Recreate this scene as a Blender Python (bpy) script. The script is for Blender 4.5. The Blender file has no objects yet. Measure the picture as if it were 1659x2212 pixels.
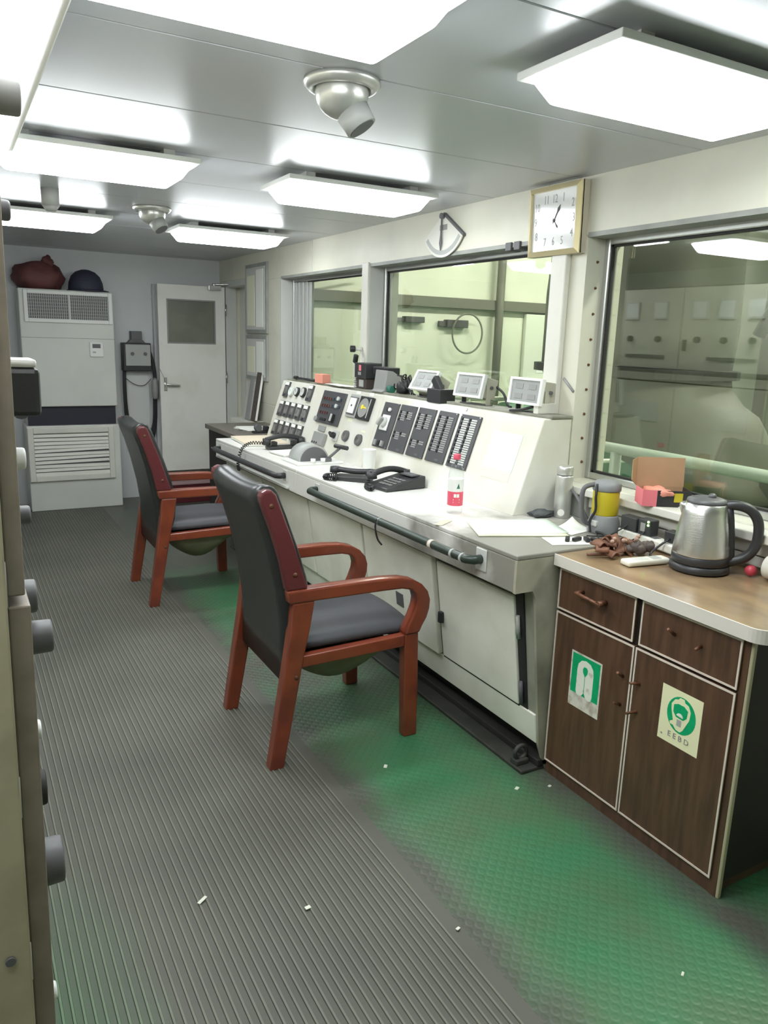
import bpy, bmesh, math, random
from mathutils import Matrix, Vector
random.seed(7)
sc = bpy.context.scene
COL = sc.collection
PI = math.pi

# ------------------------------------------------------------------ camera
cam_d = bpy.data.cameras.new('camera')
cam_d.sensor_fit = 'VERTICAL'; cam_d.sensor_height = 36.0
cam_d.lens = 1650.0 / 2212.0 * 36.0
cam_d.clip_start = 0.02; cam_d.clip_end = 100
cam = bpy.data.objects.new('camera', cam_d); COL.objects.link(cam)
RX = (0.87327448, -0.08143396, 0.48037505)
RY = (-0.48622872, -0.20878779, 0.84852183)
RZ = (0.03119795, -0.9745646, -0.22192458)
cam.matrix_world = Matrix(((RX[0], -RX[1], -RX[2], 0.0),
                           (RY[0], -RY[1], -RY[2], 0.0),
                           (RZ[0], -RZ[1], -RZ[2], 1.5),
                           (0, 0, 0, 1)))
sc.camera = cam
# ------------------------------------------------------------------ world, exposure
w = bpy.data.worlds.new('world'); sc.world = w; w.use_nodes = True
w.node_tree.nodes['Background'].inputs[0].default_value = (0.6, 0.65, 0.7, 1)
w.node_tree.nodes['Background'].inputs[1].default_value = 0.05
sc.view_settings.view_transform = 'Standard'; sc.view_settings.look = 'None'
sc.view_settings.gamma = 1.0; sc.view_settings.use_curve_mapping = False
sc.view_settings.exposure = 1.96
LAMP = 5.5            # radiance of the ceiling-light diffusers
STRIP = 2.2           # radiance of the strip light above the switchboard
ENGINE = 36.0         # radiance of the unseen lamps added to light the engine room
sc.cycles.max_bounces = 8; sc.cycles.diffuse_bounces = 5; sc.cycles.glossy_bounces = 4
sc.cycles.transparent_max_bounces = 12
sc.cycles.use_denoising = True
sc.cycles.sample_clamp_indirect = 6.0
sc.cycles.caustics_reflective = False; sc.cycles.caustics_refractive = False

# ------------------------------------------------------------------ room constants
CEIL = 2.135; WX = 2.22; GX = 2.33; FY = 7.12
def dzc(y): return -0.010 * (y - 1.87)          # the desk line falls slightly towards the far wall
def ZD(y): return 0.82 + dzc(y)                # desk surface
def ZT(y): return 1.205 + dzc(y) * 0.6         # console top surface

# ------------------------------------------------------------------ materials
MATS = {}
def mat(name, col, rough=0.6, metal=0.0, var=0.0, vscale=6.0, col2=None, bump=0.0, bscale=60.0, spec=0.5, coat=0.0, stretch=None, detail=4.0, emit=0.0, lo=0.4, hi=0.65):
    if name in MATS: return MATS[name]
    m = bpy.data.materials.new(name); m.use_nodes = True
    nt = m.node_tree; b = nt.nodes['Principled BSDF']
    b.inputs['Roughness'].default_value = rough; b.inputs['Metallic'].default_value = metal
    b.inputs['Specular IOR Level'].default_value = spec
    if coat: b.inputs['Coat Weight'].default_value = coat; b.inputs['Coat Roughness'].default_value = 0.1
    c = (*col, 1); b.inputs['Base Color'].default_value = c
    if emit:
        b.inputs['Emission Color'].default_value = c; b.inputs['Emission Strength'].default_value = emit
    tc = mp = None
    if var or col2 or bump:
        tc = nt.nodes.new('ShaderNodeTexCoord'); mp = nt.nodes.new('ShaderNodeMapping')
        nt.links.new(tc.outputs['Object'], mp.inputs[0])
        if stretch: mp.inputs['Scale'].default_value = stretch
    if var or col2:
        n = nt.nodes.new('ShaderNodeTexNoise'); n.inputs['Scale'].default_value = vscale; n.inputs['Detail'].default_value = detail
        nt.links.new(mp.outputs[0], n.inputs[0])
        r = nt.nodes.new('ShaderNodeValToRGB')
        r.color_ramp.elements[0].position = lo; r.color_ramp.elements[1].position = hi
        c2 = col2 if col2 else tuple(x * (1 - var) for x in col)
        r.color_ramp.elements[0].color = c; r.color_ramp.elements[1].color = (*c2, 1)
        nt.links.new(n.outputs[0], r.inputs[0]); nt.links.new(r.outputs[0], b.inputs['Base Color'])
    if bump:
        n = nt.nodes.new('ShaderNodeTexNoise'); n.inputs['Scale'].default_value = bscale; n.inputs['Detail'].default_value = 3
        nt.links.new(mp.outputs[0], n.inputs[0])
        bp = nt.nodes.new('ShaderNodeBump'); bp.inputs['Strength'].default_value = bump; bp.inputs['Distance'].default_value = 0.004
        nt.links.new(n.outputs[0], bp.inputs['Height']); nt.links.new(bp.outputs[0], b.inputs['Normal'])
    MATS[name] = m
    return m

def emat(name, col, strength):
    m = bpy.data.materials.new(name); m.use_nodes = True; nt = m.node_tree
    nt.nodes.remove(nt.nodes['Principled BSDF'])
    e = nt.nodes.new('ShaderNodeEmission'); e.inputs[0].default_value = (*col, 1); e.inputs[1].default_value = strength
    nt.links.new(e.outputs[0], nt.nodes['Material Output'].inputs[0]); MATS[name] = m
    return m

def glass(name, ior=1.5, tint=(0.93, 0.96, 0.92), rough=0.0, boost=1.0):
    m = bpy.data.materials.new(name); m.use_nodes = True; nt = m.node_tree
    nt.nodes.remove(nt.nodes['Principled BSDF'])
    lw = nt.nodes.new('ShaderNodeLayerWeight'); lw.inputs[0].default_value = 0.5
    pw = nt.nodes.new('ShaderNodeMath'); pw.operation = 'POWER'; pw.inputs[1].default_value = 5.0
    f0 = ((ior - 1) / (ior + 1)) ** 2
    fr = nt.nodes.new('ShaderNodeMath'); fr.operation = 'MULTIPLY_ADD'; fr.inputs[1].default_value = 1 - f0; fr.inputs[2].default_value = f0
    nt.links.new(lw.outputs['Facing'], pw.inputs[0]); nt.links.new(pw.outputs[0], fr.inputs[0])
    mu = nt.nodes.new('ShaderNodeMath'); mu.operation = 'MULTIPLY'; mu.inputs[1].default_value = boost; mu.use_clamp = True
    t = nt.nodes.new('ShaderNodeBsdfTransparent'); t.inputs[0].default_value = (*tint, 1)
    g = nt.nodes.new('ShaderNodeBsdfGlossy'); g.inputs['Roughness'].default_value = rough
    mx = nt.nodes.new('ShaderNodeMixShader')
    nt.links.new(fr.outputs[0], mu.inputs[0]); nt.links.new(mu.outputs[0], mx.inputs[0])
    nt.links.new(t.outputs[0], mx.inputs[1]); nt.links.new(g.outputs[0], mx.inputs[2])
    nt.links.new(mx.outputs[0], nt.nodes['Material Output'].inputs[0]); MATS[name] = m
    return m

mat('wall_paint', (0.70, 0.685, 0.575), 0.45, var=0.10, vscale=3.0, bump=0.05, bscale=40)
mat('wall_grey', (0.64, 0.66, 0.67), 0.45, var=0.08, vscale=2.0)
mat('cream', (0.74, 0.73, 0.66), 0.40, var=0.07, vscale=5.0)
mat('console_white', (0.74, 0.73, 0.67), 0.38, col2=(0.66, 0.64, 0.54), vscale=4.0)
mat('ac_white', (0.68, 0.695, 0.645), 0.45, var=0.06, vscale=3.0)
mat('door_white', (0.84, 0.84, 0.79), 0.40, col2=(0.74, 0.73, 0.64), vscale=3.0, lo=0.5, hi=0.75)
mat('white', (0.82, 0.83, 0.80), 0.45)
mat('paper', (0.85, 0.86, 0.80), 0.8)
mat('paper_green', (0.74, 0.84, 0.76), 0.8)
mat('paper_cream', (0.80, 0.80, 0.62), 0.8)
mat('paper_beige', (0.72, 0.62, 0.48), 0.8)
mat('black', (0.022, 0.022, 0.024), 0.45)
mat('black_plastic', (0.035, 0.036, 0.038), 0.38, bump=0.08, bscale=300)
mat('panel_black', (0.075, 0.075, 0.08), 0.4)
mat('dark_grey', (0.12, 0.12, 0.125), 0.5)
mat('grey', (0.30, 0.30, 0.29), 0.5)
mat('mid_grey', (0.42, 0.43, 0.41), 0.5)
mat('light_grey', (0.58, 0.59, 0.56), 0.45)
mat('rubber', (0.025, 0.024, 0.022), 0.7)
mat('steel', (0.62, 0.62, 0.60), 0.25, metal=1.0)
mat('brushed', (0.72, 0.72, 0.70), 0.30, metal=1.0, bump=0.12, bscale=40, stretch=(1, 1, 14))
mat('alu', (0.55, 0.56, 0.54), 0.38, metal=0.9)
mat('frame_grey', (0.34, 0.35, 0.32), 0.5, var=0.2, vscale=8)
mat('gold', (0.82, 0.72, 0.44), 0.34, metal=0.55)
mat('cherry', (0.235, 0.050, 0.022), 0.30, col2=(0.16, 0.032, 0.018), vscale=9, stretch=(1, 6, 1), coat=0.3)
mat('maroon', (0.115, 0.022, 0.026), 0.30, coat=0.3)
mat('leather', (0.019, 0.021, 0.022), 0.30, bump=0.10, bscale=90)
mat('seat_fabric', (0.065, 0.066, 0.074), 0.55, bump=0.10, bscale=120)
mat('olive_cloth', (0.22, 0.21, 0.13), 0.85, var=0.3, vscale=10)
mat('walnut', (0.120, 0.062, 0.036), 0.36, col2=(0.074, 0.038, 0.023), vscale=7, stretch=(1, 7, 0.7), coat=0.1)
mat('walnut_dark', (0.018, 0.013, 0.011), 0.6)
mat('laminate_top', (0.30, 0.205, 0.115), 0.30, col2=(0.20, 0.135, 0.08), vscale=6, stretch=(2.5, 1, 1), coat=0.2)
mat('trim_olive', (0.46, 0.42, 0.28), 0.4)
mat('trim_cream', (0.74, 0.64, 0.55), 0.45)
mat('rust', (0.20, 0.085, 0.045), 0.5, metal=0.3, var=0.5, vscale=60)
mat('pink', (0.85, 0.22, 0.26), 0.6)
mat('salmon', (0.80, 0.32, 0.24), 0.6)
mat('red', (0.55, 0.06, 0.09), 0.4)
mat('red_dark', (0.11, 0.045, 0.045), 0.5)
mat('blue_dark', (0.05, 0.075, 0.095), 0.5)
mat('green_sign', (0.0, 0.42, 0.16), 0.45, var=0.15, vscale=30)
mat('sign_cream', (0.88, 0.86, 0.56), 0.5)
mat('sign_white', (0.84, 0.86, 0.76), 0.5, col2=(0.50, 0.45, 0.36), vscale=25, lo=0.58, hi=0.75)
mat('sign_dirty', (0.72, 0.69, 0.60), 0.6, col2=(0.34, 0.27, 0.20), vscale=28, lo=0.45, hi=0.75)
mat('yellow', (0.52, 0.43, 0.02), 0.4)
mat('yellow_bright', (0.85, 0.68, 0.06), 0.5)
mat('cardboard', (0.46, 0.28, 0.16), 0.8, var=0.1, vscale=10)
mat('brown_leather', (0.20, 0.085, 0.048), 0.6, var=0.4, vscale=30)
mat('brown_grey', (0.11, 0.085, 0.075), 0.6, var=0.4, vscale=40)
mat('tan_bead', (0.42, 0.27, 0.20), 0.5)
mat('bag_red', (0.16, 0.055, 0.055), 0.7, var=0.35, vscale=9)
mat('bag_navy', (0.035, 0.04, 0.065), 0.7)
mat('dark_blue_slot', (0.018, 0.018, 0.032), 0.5)
mat('olive_metal', (0.46, 0.41, 0.28), 0.5, var=0.15, vscale=20)
mat('plate_brown', (0.28, 0.235, 0.185), 0.5, var=0.2, vscale=30)
mat('switchboard_cream', (0.64, 0.63, 0.52), 0.4, var=0.06, vscale=3)
mat('rail_green', (0.03, 0.045, 0.035), 0.35)
mat('engine_wall', (0.74, 0.75, 0.62), 0.6, var=0.08, vscale=1.5)
mat('engine_white', (0.70, 0.72, 0.62), 0.5)
mat('engine_grey', (0.17, 0.172, 0.128), 0.6, var=0.15, vscale=3)
mat('frame_olive', (0.14, 0.14, 0.105), 0.6)
mat('engine_dark', (0.07, 0.07, 0.06), 0.6)
mat('engine_floor', (0.10, 0.22, 0.14), 0.6, var=0.3, vscale=3)
mat('rail_pale', (0.55, 0.62, 0.53), 0.45)
mat('teal', (0.03, 0.15, 0.11), 0.5)
mat('cloth_grey', (0.11, 0.12, 0.125), 0.9, var=0.3, vscale=40)
mat('silver_paint', (0.60, 0.60, 0.57), 0.32, metal=0.6)
mat('clock_face', (0.78, 0.78, 0.77), 0.12, coat=0.6)
mat('ink', (0.05, 0.05, 0.05), 0.6)
mat('screen_grey', (0.34, 0.35, 0.34), 0.5)
mat('scrap', (0.75, 0.76, 0.66), 0.8)
mat('gauge_glass', (0.22, 0.21, 0.20), 0.15, col2=(0.11, 0.105, 0.10), vscale=30)
emat('lamp_glow', (0.93, 0.98, 1.0), LAMP)
emat('strip_glow', (0.97, 1.0, 1.0), STRIP)
emat('engine_glow', (1.0, 1.0, 0.93), ENGINE)
emat('led_green', (0.3, 1.0, 0.15), 4.0)
glass('window_glass', 1.55, (0.90, 0.93, 0.88), 0.0, 2.6)
glass('clear_plastic', 1.35, (0.93, 0.95, 0.95), 0.05, 1.0)
glass('dome_glass', 1.5, (0.85, 0.87, 0.88), 0.05, 1.0)

def floor_material():
    m = bpy.data.materials.new('floor_green'); m.use_nodes = True; nt = m.node_tree; L = nt.links
    b = nt.nodes['Principled BSDF']; b.inputs['Roughness'].default_value = 0.42
    tc = nt.nodes.new('ShaderNodeTexCoord')
    sep = nt.nodes.new('ShaderNodeSeparateXYZ'); L.new(tc.outputs['Object'], sep.inputs[0])
    n1 = nt.nodes.new('ShaderNodeTexNoise'); n1.inputs['Scale'].default_value = 3.2; n1.inputs['Detail'].default_value = 5
    L.new(tc.outputs['Object'], n1.inputs[0])
    r1 = nt.nodes.new('ShaderNodeValToRGB')
    r1.color_ramp.elements[0].position = 0.36; r1.color_ramp.elements[0].color = (0.046, 0.190, 0.085, 1)
    r1.color_ramp.elements[1].position = 0.66; r1.color_ramp.elements[1].color = (0.078, 0.158, 0.078, 1)
    L.new(n1.outputs[0], r1.inputs[0])
    # walked-in dirt along mat edge and console plinth; a greyer band under the seats
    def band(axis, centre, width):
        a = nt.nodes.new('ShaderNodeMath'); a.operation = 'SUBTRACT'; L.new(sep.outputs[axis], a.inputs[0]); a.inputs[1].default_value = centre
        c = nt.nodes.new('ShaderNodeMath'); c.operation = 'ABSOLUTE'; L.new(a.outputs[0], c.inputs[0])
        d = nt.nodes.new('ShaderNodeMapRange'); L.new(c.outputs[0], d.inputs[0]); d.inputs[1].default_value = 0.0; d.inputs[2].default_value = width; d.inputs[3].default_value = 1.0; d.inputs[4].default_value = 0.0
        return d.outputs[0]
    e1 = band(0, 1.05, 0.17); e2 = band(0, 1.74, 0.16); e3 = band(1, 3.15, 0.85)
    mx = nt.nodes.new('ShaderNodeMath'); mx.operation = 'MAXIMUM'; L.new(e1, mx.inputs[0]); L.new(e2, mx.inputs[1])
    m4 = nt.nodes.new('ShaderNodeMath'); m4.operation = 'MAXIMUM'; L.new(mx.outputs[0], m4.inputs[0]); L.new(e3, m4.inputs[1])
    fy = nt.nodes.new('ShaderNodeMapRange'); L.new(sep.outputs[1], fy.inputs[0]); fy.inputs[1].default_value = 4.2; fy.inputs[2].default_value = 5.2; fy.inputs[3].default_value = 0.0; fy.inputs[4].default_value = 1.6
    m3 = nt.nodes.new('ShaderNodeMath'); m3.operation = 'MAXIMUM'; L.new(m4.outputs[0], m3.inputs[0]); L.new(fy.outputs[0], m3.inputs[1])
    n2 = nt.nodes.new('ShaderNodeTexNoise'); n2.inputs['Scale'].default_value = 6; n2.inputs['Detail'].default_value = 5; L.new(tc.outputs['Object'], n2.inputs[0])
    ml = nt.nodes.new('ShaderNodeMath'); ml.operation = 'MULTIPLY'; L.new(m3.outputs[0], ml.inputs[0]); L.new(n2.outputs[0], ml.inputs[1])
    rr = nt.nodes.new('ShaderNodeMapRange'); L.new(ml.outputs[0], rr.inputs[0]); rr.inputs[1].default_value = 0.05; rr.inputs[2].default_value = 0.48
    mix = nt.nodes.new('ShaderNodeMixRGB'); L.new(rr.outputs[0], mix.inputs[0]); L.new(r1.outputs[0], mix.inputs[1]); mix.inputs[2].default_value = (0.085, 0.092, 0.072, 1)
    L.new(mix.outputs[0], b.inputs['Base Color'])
    # studded vinyl relief
    mp = nt.nodes.new('ShaderNodeMapping'); mp.inputs['Scale'].default_value = (38, 38, 38); mp.inputs['Rotation'].default_value = (0, 0, PI / 4); L.new(tc.outputs['Object'], mp.inputs[0])
    vo = nt.nodes.new('ShaderNodeTexVoronoi'); vo.inputs['Scale'].default_value = 1.0; vo.inputs['Randomness'].default_value = 0.0; L.new(mp.outputs[0], vo.inputs[0])
    mr = nt.nodes.new('ShaderNodeMapRange'); L.new(vo.outputs['Distance'], mr.inputs[0]); mr.inputs[1].default_value = 0.25; mr.inputs[2].default_value = 0.48; mr.inputs[3].default_value = 1; mr.inputs[4].default_value = 0
    bp = nt.nodes.new('ShaderNodeBump'); bp.inputs['Strength'].default_value = 0.5; bp.inputs['Distance'].default_value = 0.002; L.new(mr.outputs[0], bp.inputs['Height']); L.new(bp.outputs[0], b.inputs['Normal'])
    MATS['floor_green'] = m
floor_material()

def mat_material():
    m = bpy.data.materials.new('ribbed_rubber'); m.use_nodes = True; nt = m.node_tree; L = nt.links
    b = nt.nodes['Principled BSDF']; b.inputs['Roughness'].default_value = 0.6
    tc = nt.nodes.new('ShaderNodeTexCoord'); sep = nt.nodes.new('ShaderNodeSeparateXYZ'); L.new(tc.outputs['Object'], sep.inputs[0])
    n = nt.nodes.new('ShaderNodeTexNoise'); n.inputs['Scale'].default_value = 2.2; n.inputs['Detail'].default_value = 5; L.new(tc.outputs['Object'], n.inputs[0])
    r = nt.nodes.new('ShaderNodeValToRGB')
    r.color_ramp.elements[0].position = 0.35; r.color_ramp.elements[0].color = (0.150, 0.150, 0.120, 1)
    r.color_ramp.elements[1].position = 0.7; r.color_ramp.elements[1].color = (0.118, 0.118, 0.100, 1)
    L.new(n.outputs[0], r.inputs[0])
    # green tint beside the switchboard, fading across and along the mat
    ad = nt.nodes.new('ShaderNodeMath'); ad.operation = 'MULTIPLY'; L.new(n.outputs[0], ad.inputs[0]); ad.inputs[1].default_value = 0.25
    su = nt.nodes.new('ShaderNodeMath'); su.operation = 'ADD'; L.new(sep.outputs[0], su.inputs[0]); L.new(ad.outputs[0], su.inputs[1])
    mr = nt.nodes.new('ShaderNodeMapRange'); L.new(su.outputs[0], mr.inputs[0]); mr.inputs[1].default_value = 0.18; mr.inputs[2].default_value = 0.46; mr.inputs[3].default_value = 1; mr.inputs[4].default_value = 0
    my = nt.nodes.new('ShaderNodeMapRange'); L.new(sep.outputs[1], my.inputs[0]); my.inputs[1].default_value = 1.3; my.inputs[2].default_value = 2.2; my.inputs[3].default_value = 1; my.inputs[4].default_value = 0
    mm = nt.nodes.new('ShaderNodeMath'); mm.operation = 'MULTIPLY'; L.new(mr.outputs[0], mm.inputs[0]); L.new(my.outputs[0], mm.inputs[1])
    mx = nt.nodes.new('ShaderNodeMixRGB'); L.new(mm.outputs[0], mx.inputs[0]); L.new(r.outputs[0], mx.inputs[1]); mx.inputs[2].default_value = (0.085, 0.20, 0.09, 1)
    L.new(mx.outputs[0], b.inputs['Base Color'])
    # rib tops painted paler than the grooves for the light they catch
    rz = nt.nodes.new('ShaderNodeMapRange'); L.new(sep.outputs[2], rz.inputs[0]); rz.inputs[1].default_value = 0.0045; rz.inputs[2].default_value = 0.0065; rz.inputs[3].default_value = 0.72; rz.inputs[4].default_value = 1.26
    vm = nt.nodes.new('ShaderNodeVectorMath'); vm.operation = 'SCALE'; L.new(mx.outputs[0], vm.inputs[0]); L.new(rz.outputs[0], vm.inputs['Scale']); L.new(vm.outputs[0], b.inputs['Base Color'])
    MATS['ribbed_rubber'] = m
mat_material()

def desk_material():
    m = bpy.data.materials.new('desk_worn'); m.use_nodes = True; nt = m.node_tree; L = nt.links
    b = nt.nodes['Principled BSDF']; b.inputs['Roughness'].default_value = 0.36
    tc = nt.nodes.new('ShaderNodeTexCoord'); sep = nt.nodes.new('ShaderNodeSeparateXYZ'); L.new(tc.outputs['Object'], sep.inputs[0])
    n = nt.nodes.new('ShaderNodeTexNoise'); n.inputs['Scale'].default_value = 5; n.inputs['Detail'].default_value = 6; L.new(tc.outputs['Object'], n.inputs[0])
    # paint worn to grey at the near end of the desk
    mr = nt.nodes.new('ShaderNodeMapRange'); L.new(sep.outputs[1], mr.inputs[0]); mr.inputs[1].default_value = 1.95; mr.inputs[2].default_value = 2.75; mr.inputs[3].default_value = 1.0; mr.inputs[4].default_value = 0.0
    a = nt.nodes.new('ShaderNodeMath'); a.operation = 'ADD'; L.new(mr.outputs[0], a.inputs[0])
    s = nt.nodes.new('ShaderNodeMath'); s.operation = 'SUBTRACT'; L.new(n.outputs[0], s.inputs[0]); s.inputs[1].default_value = 0.5
    k = nt.nodes.new('ShaderNodeMath'); k.operation = 'MULTIPLY'; L.new(s.outputs[0], k.inputs[0]); k.inputs[1].default_value = 1.8; L.new(k.outputs[0], a.inputs[1])
    cl = nt.nodes.new('ShaderNodeMapRange'); L.new(a.outputs[0], cl.inputs[0]); cl.inputs[1].default_value = 0.25; cl.inputs[2].default_value = 0.75
    mx = nt.nodes.new('ShaderNodeMixRGB'); L.new(cl.outputs[0], mx.inputs[0]); mx.inputs[1].default_value = (0.77, 0.76, 0.72, 1); mx.inputs[2].default_value = (0.27, 0.26, 0.225, 1)
    L.new(mx.outputs[0], b.inputs['Base Color'])
    MATS['desk_worn'] = m
desk_material()

def door_panel_material():
    m = bpy.data.materials.new('front_cream'); m.use_nodes = True; nt = m.node_tree; L = nt.links
    b = nt.nodes['Principled BSDF']; b.inputs['Roughness'].default_value = 0.45
    tc = nt.nodes.new('ShaderNodeTexCoord')
    n = nt.nodes.new('ShaderNodeTexNoise'); n.inputs['Scale'].default_value = 3; n.inputs['Detail'].default_value = 6; L.new(tc.outputs['Object'], n.inputs[0])
    r = nt.nodes.new('ShaderNodeValToRGB'); r.color_ramp.elements[0].position = 0.45; r.color_ramp.elements[0].color = (0.88, 0.87, 0.78, 1)
    r.color_ramp.elements[1].position = 0.78; r.color_ramp.elements[1].color = (0.68, 0.66, 0.56, 1)
    L.new(n.outputs[0], r.inputs[0]); L.new(r.outputs[0], b.inputs['Base Color']); MATS['front_cream'] = m
door_panel_material()
mat('plinth_grey', (0.055, 0.055, 0.048), 0.6, var=0.3, vscale=12)
mat('end_dirty', (0.42, 0.40, 0.31), 0.5, col2=(0.22, 0.21, 0.165), vscale=4.5)
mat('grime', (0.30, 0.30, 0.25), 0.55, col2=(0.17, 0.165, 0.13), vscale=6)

def ceiling_material():
    m = bpy.data.materials.new('ceiling_gloss'); m.use_nodes = True; nt = m.node_tree
    b = nt.nodes['Principled BSDF']; b.inputs['Base Color'].default_value = (0.46, 0.475, 0.50, 1)
    b.inputs['Roughness'].default_value = 0.34; b.inputs['Metallic'].default_value = 0.0
    b.inputs['Specular IOR Level'].default_value = 0.9
    b.inputs['Coat Weight'].default_value = 0.15; b.inputs['Coat Roughness'].default_value = 0.22
    MATS['ceiling_gloss'] = m
ceiling_material()

# ------------------------------------------------------------------ mesh builder
def frame(n, up=(0, 0, 1)):
    n = Vector(n).normalized(); up = Vector(up)
    x = up.cross(n)
    if x.length < 1e-6: x = Vector((1, 0, 0)).cross(n)
    x.normalize(); y = n.cross(x)
    return Matrix((x, y, n)).transposed()      # columns: right, up, normal

class MB:
    def __init__(s): s.v = []; s.f = []; s.sm = []
    def add(s, vs, fs, smooth=False, M=None):
        o = len(s.v)
        for p in vs:
            p = Vector(p)
            s.v.append(tuple(M @ p) if M is not None else tuple(p))
        for f in fs: s.f.append(tuple(i + o for i in f)); s.sm.append(smooth)
        return s
    def box(s, x0, x1, y0, y1, z0, z1, M=None):
        vs = [(x0, y0, z0), (x1, y0, z0), (x1, y1, z0), (x0, y1, z0), (x0, y0, z1), (x1, y0, z1), (x1, y1, z1), (x0, y1, z1)]
        return s.add(vs, [(0, 3, 2, 1), (4, 5, 6, 7), (0, 1, 5, 4), (1, 2, 6, 5), (2, 3, 7, 6), (3, 0, 4, 7)], False, M)
    def hexa(s, b, t):            # 8-corner solid: bottom ring (ccw from above), top ring
        return s.add(list(b) + list(t), [(0, 3, 2, 1), (4, 5, 6, 7), (0, 1, 5, 4), (1, 2, 6, 5), (2, 3, 7, 6), (3, 0, 4, 7)])
    def prism(s, pts, a, b, axis='y', smooth=False, M=None):
        n = len(pts)
        if axis == 'y': mk = lambda p, t: (p[0], t, p[1])
        elif axis == 'x': mk = lambda p, t: (t, p[0], p[1])
        else: mk = lambda p, t: (p[0], p[1], t)
        vs = [mk(p, a) for p in pts] + [mk(p, b) for p in pts]
        fs = [tuple(range(n - 1, -1, -1)), tuple(range(n, 2 * n))]
        s.add(vs, fs, False, M)
        o = len(s.v) - 2 * n
        for i in range(n):
            j = (i + 1) % n
            s.f.append((o + i, o + j, o + n + j, o + n + i)); s.sm.append(smooth)
        return s
    def cyl(s, p0, p1, r0, r1=None, seg=16, caps=True, smooth=True):
        r1 = r0 if r1 is None else r1
        p0 = Vector(p0); p1 = Vector(p1); F = frame(p1 - p0)
        vs = []
        for p, r in ((p0, r0), (p1, r1)):
            for i in range(seg):
                a = 2 * PI * i / seg; vs.append(p + F @ Vector((r * math.cos(a), r * math.sin(a), 0)))
        s.add(vs, [(i, (i + 1) % seg, seg + (i + 1) % seg, seg + i) for i in range(seg)], smooth)
        if caps:
            o = len(s.v) - 2 * seg
            s.f.append(tuple(o + i for i in range(seg - 1, -1, -1))); s.sm.append(False)
            s.f.append(tuple(o + seg + i for i in range(seg))); s.sm.append(False)
        return s
    def lathe(s, prof, c=(0, 0, 0), seg=24, M=None, smooth=True):   # prof: (r,z) pairs
        vs = []; n = len(prof)
        for r, z in prof:
            for i in range(seg):
                a = 2 * PI * i / seg; vs.append((c[0] + r * math.cos(a), c[1] + r * math.sin(a), c[2] + z))
        fs = []
        for k in range(n - 1):
            for i in range(seg):
                j = (i + 1) % seg; fs.append((k * seg + i, k * seg + j, (k + 1) * seg + j, (k + 1) * seg + i))
        s.add(vs, fs, smooth, M)
        o = len(s.v) - n * seg
        s.f.append(tuple(o + i for i in range(seg - 1, -1, -1))); s.sm.append(False)
        s.f.append(tuple(o + (n - 1) * seg + i for i in range(seg))); s.sm.append(False)
        return s
    def tube(s, pts, r, seg=8, closed=False, taper=None):
        pts = [Vector(p) for p in pts]; n = len(pts); up = Vector((0.13, 0.21, 0.97))
        rings = []
        for i, p in enumerate(pts):
            a = pts[i - 1] if (i > 0 or closed) else p
            b = pts[(i + 1) % n] if (i < n - 1 or closed) else p
            F = frame((b - a), up); rr = r * (taper[i] if taper else 1)
            rings.append([p + F @ Vector((rr * math.cos(2 * PI * k / seg), rr * math.sin(2 * PI * k / seg), 0)) for k in range(seg)])
        vs = [q for R in rings for q in R]; fs = []
        for i in range(n if closed else n - 1):
            i2 = (i + 1) % n
            for k in range(seg):
                k2 = (k + 1) % seg; fs.append((i * seg + k, i * seg + k2, i2 * seg + k2, i2 * seg + k))
        s.add(vs, fs, True)
        if not closed:
            o = len(s.v) - n * seg
            s.f.append(tuple(o + k for k in range(seg - 1, -1, -1))); s.sm.append(False)
            s.f.append(tuple(o + (n - 1) * seg + k for k in range(seg))); s.sm.append(False)
        return s
    def ell(s, c, r, seg=16, rings=10, M=None):
        if not hasattr(r, '__len__'): r = (r, r, r)
        vs = [(c[0], c[1], c[2] - r[2])]
        for k in range(1, rings):
            t = -PI / 2 + PI * k / rings
            for i in range(seg):
                a = 2 * PI * i / seg; vs.append((c[0] + r[0] * math.cos(t) * math.cos(a), c[1] + r[1] * math.cos(t) * math.sin(a), c[2] + r[2] * math.sin(t)))
        vs.append((c[0], c[1], c[2] + r[2])); top = len(vs) - 1
        fs = [(0, 1 + (i + 1) % seg, 1 + i) for i in range(seg)]
        for k in range(rings - 2):
            for i in range(seg):
                j = (i + 1) % seg; a = 1 + k * seg
                fs.append((a + i, a + j, a + seg + j, a + seg + i))
        a = 1 + (rings - 2) * seg
        fs += [(a + i, a + (i + 1) % seg, top) for i in range(seg)]
        return s.add(vs, fs, True, M)
    def loft(s, rings, smooth=True, caps=True):
        n = len(rings[0]); vs = [p for R in rings for p in R]; fs = []
        for k in range(len(rings) - 1):
            for i in range(n):
                j = (i + 1) % n; fs.append((k * n + i, k * n + j, (k + 1) * n + j, (k + 1) * n + i))
        s.add(vs, fs, smooth)
        if caps:
            o = len(s.v) - len(vs)
            s.f.append(tuple(o + i for i in range(n - 1, -1, -1))); s.sm.append(smooth)
            s.f.append(tuple(o + len(vs) - n + i for i in range(n))); s.sm.append(smooth)
        return s
    def grid(s, fn, nu, nv, smooth=True):
        vs = [fn(i / nu, j / nv) for j in range(nv + 1) for i in range(nu + 1)]
        return s.add(vs, [(j * (nu + 1) + i, j * (nu + 1) + i + 1, (j + 1) * (nu + 1) + i + 1, (j + 1) * (nu + 1) + i) for j in range(nv) for i in range(nu)], smooth)
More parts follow.
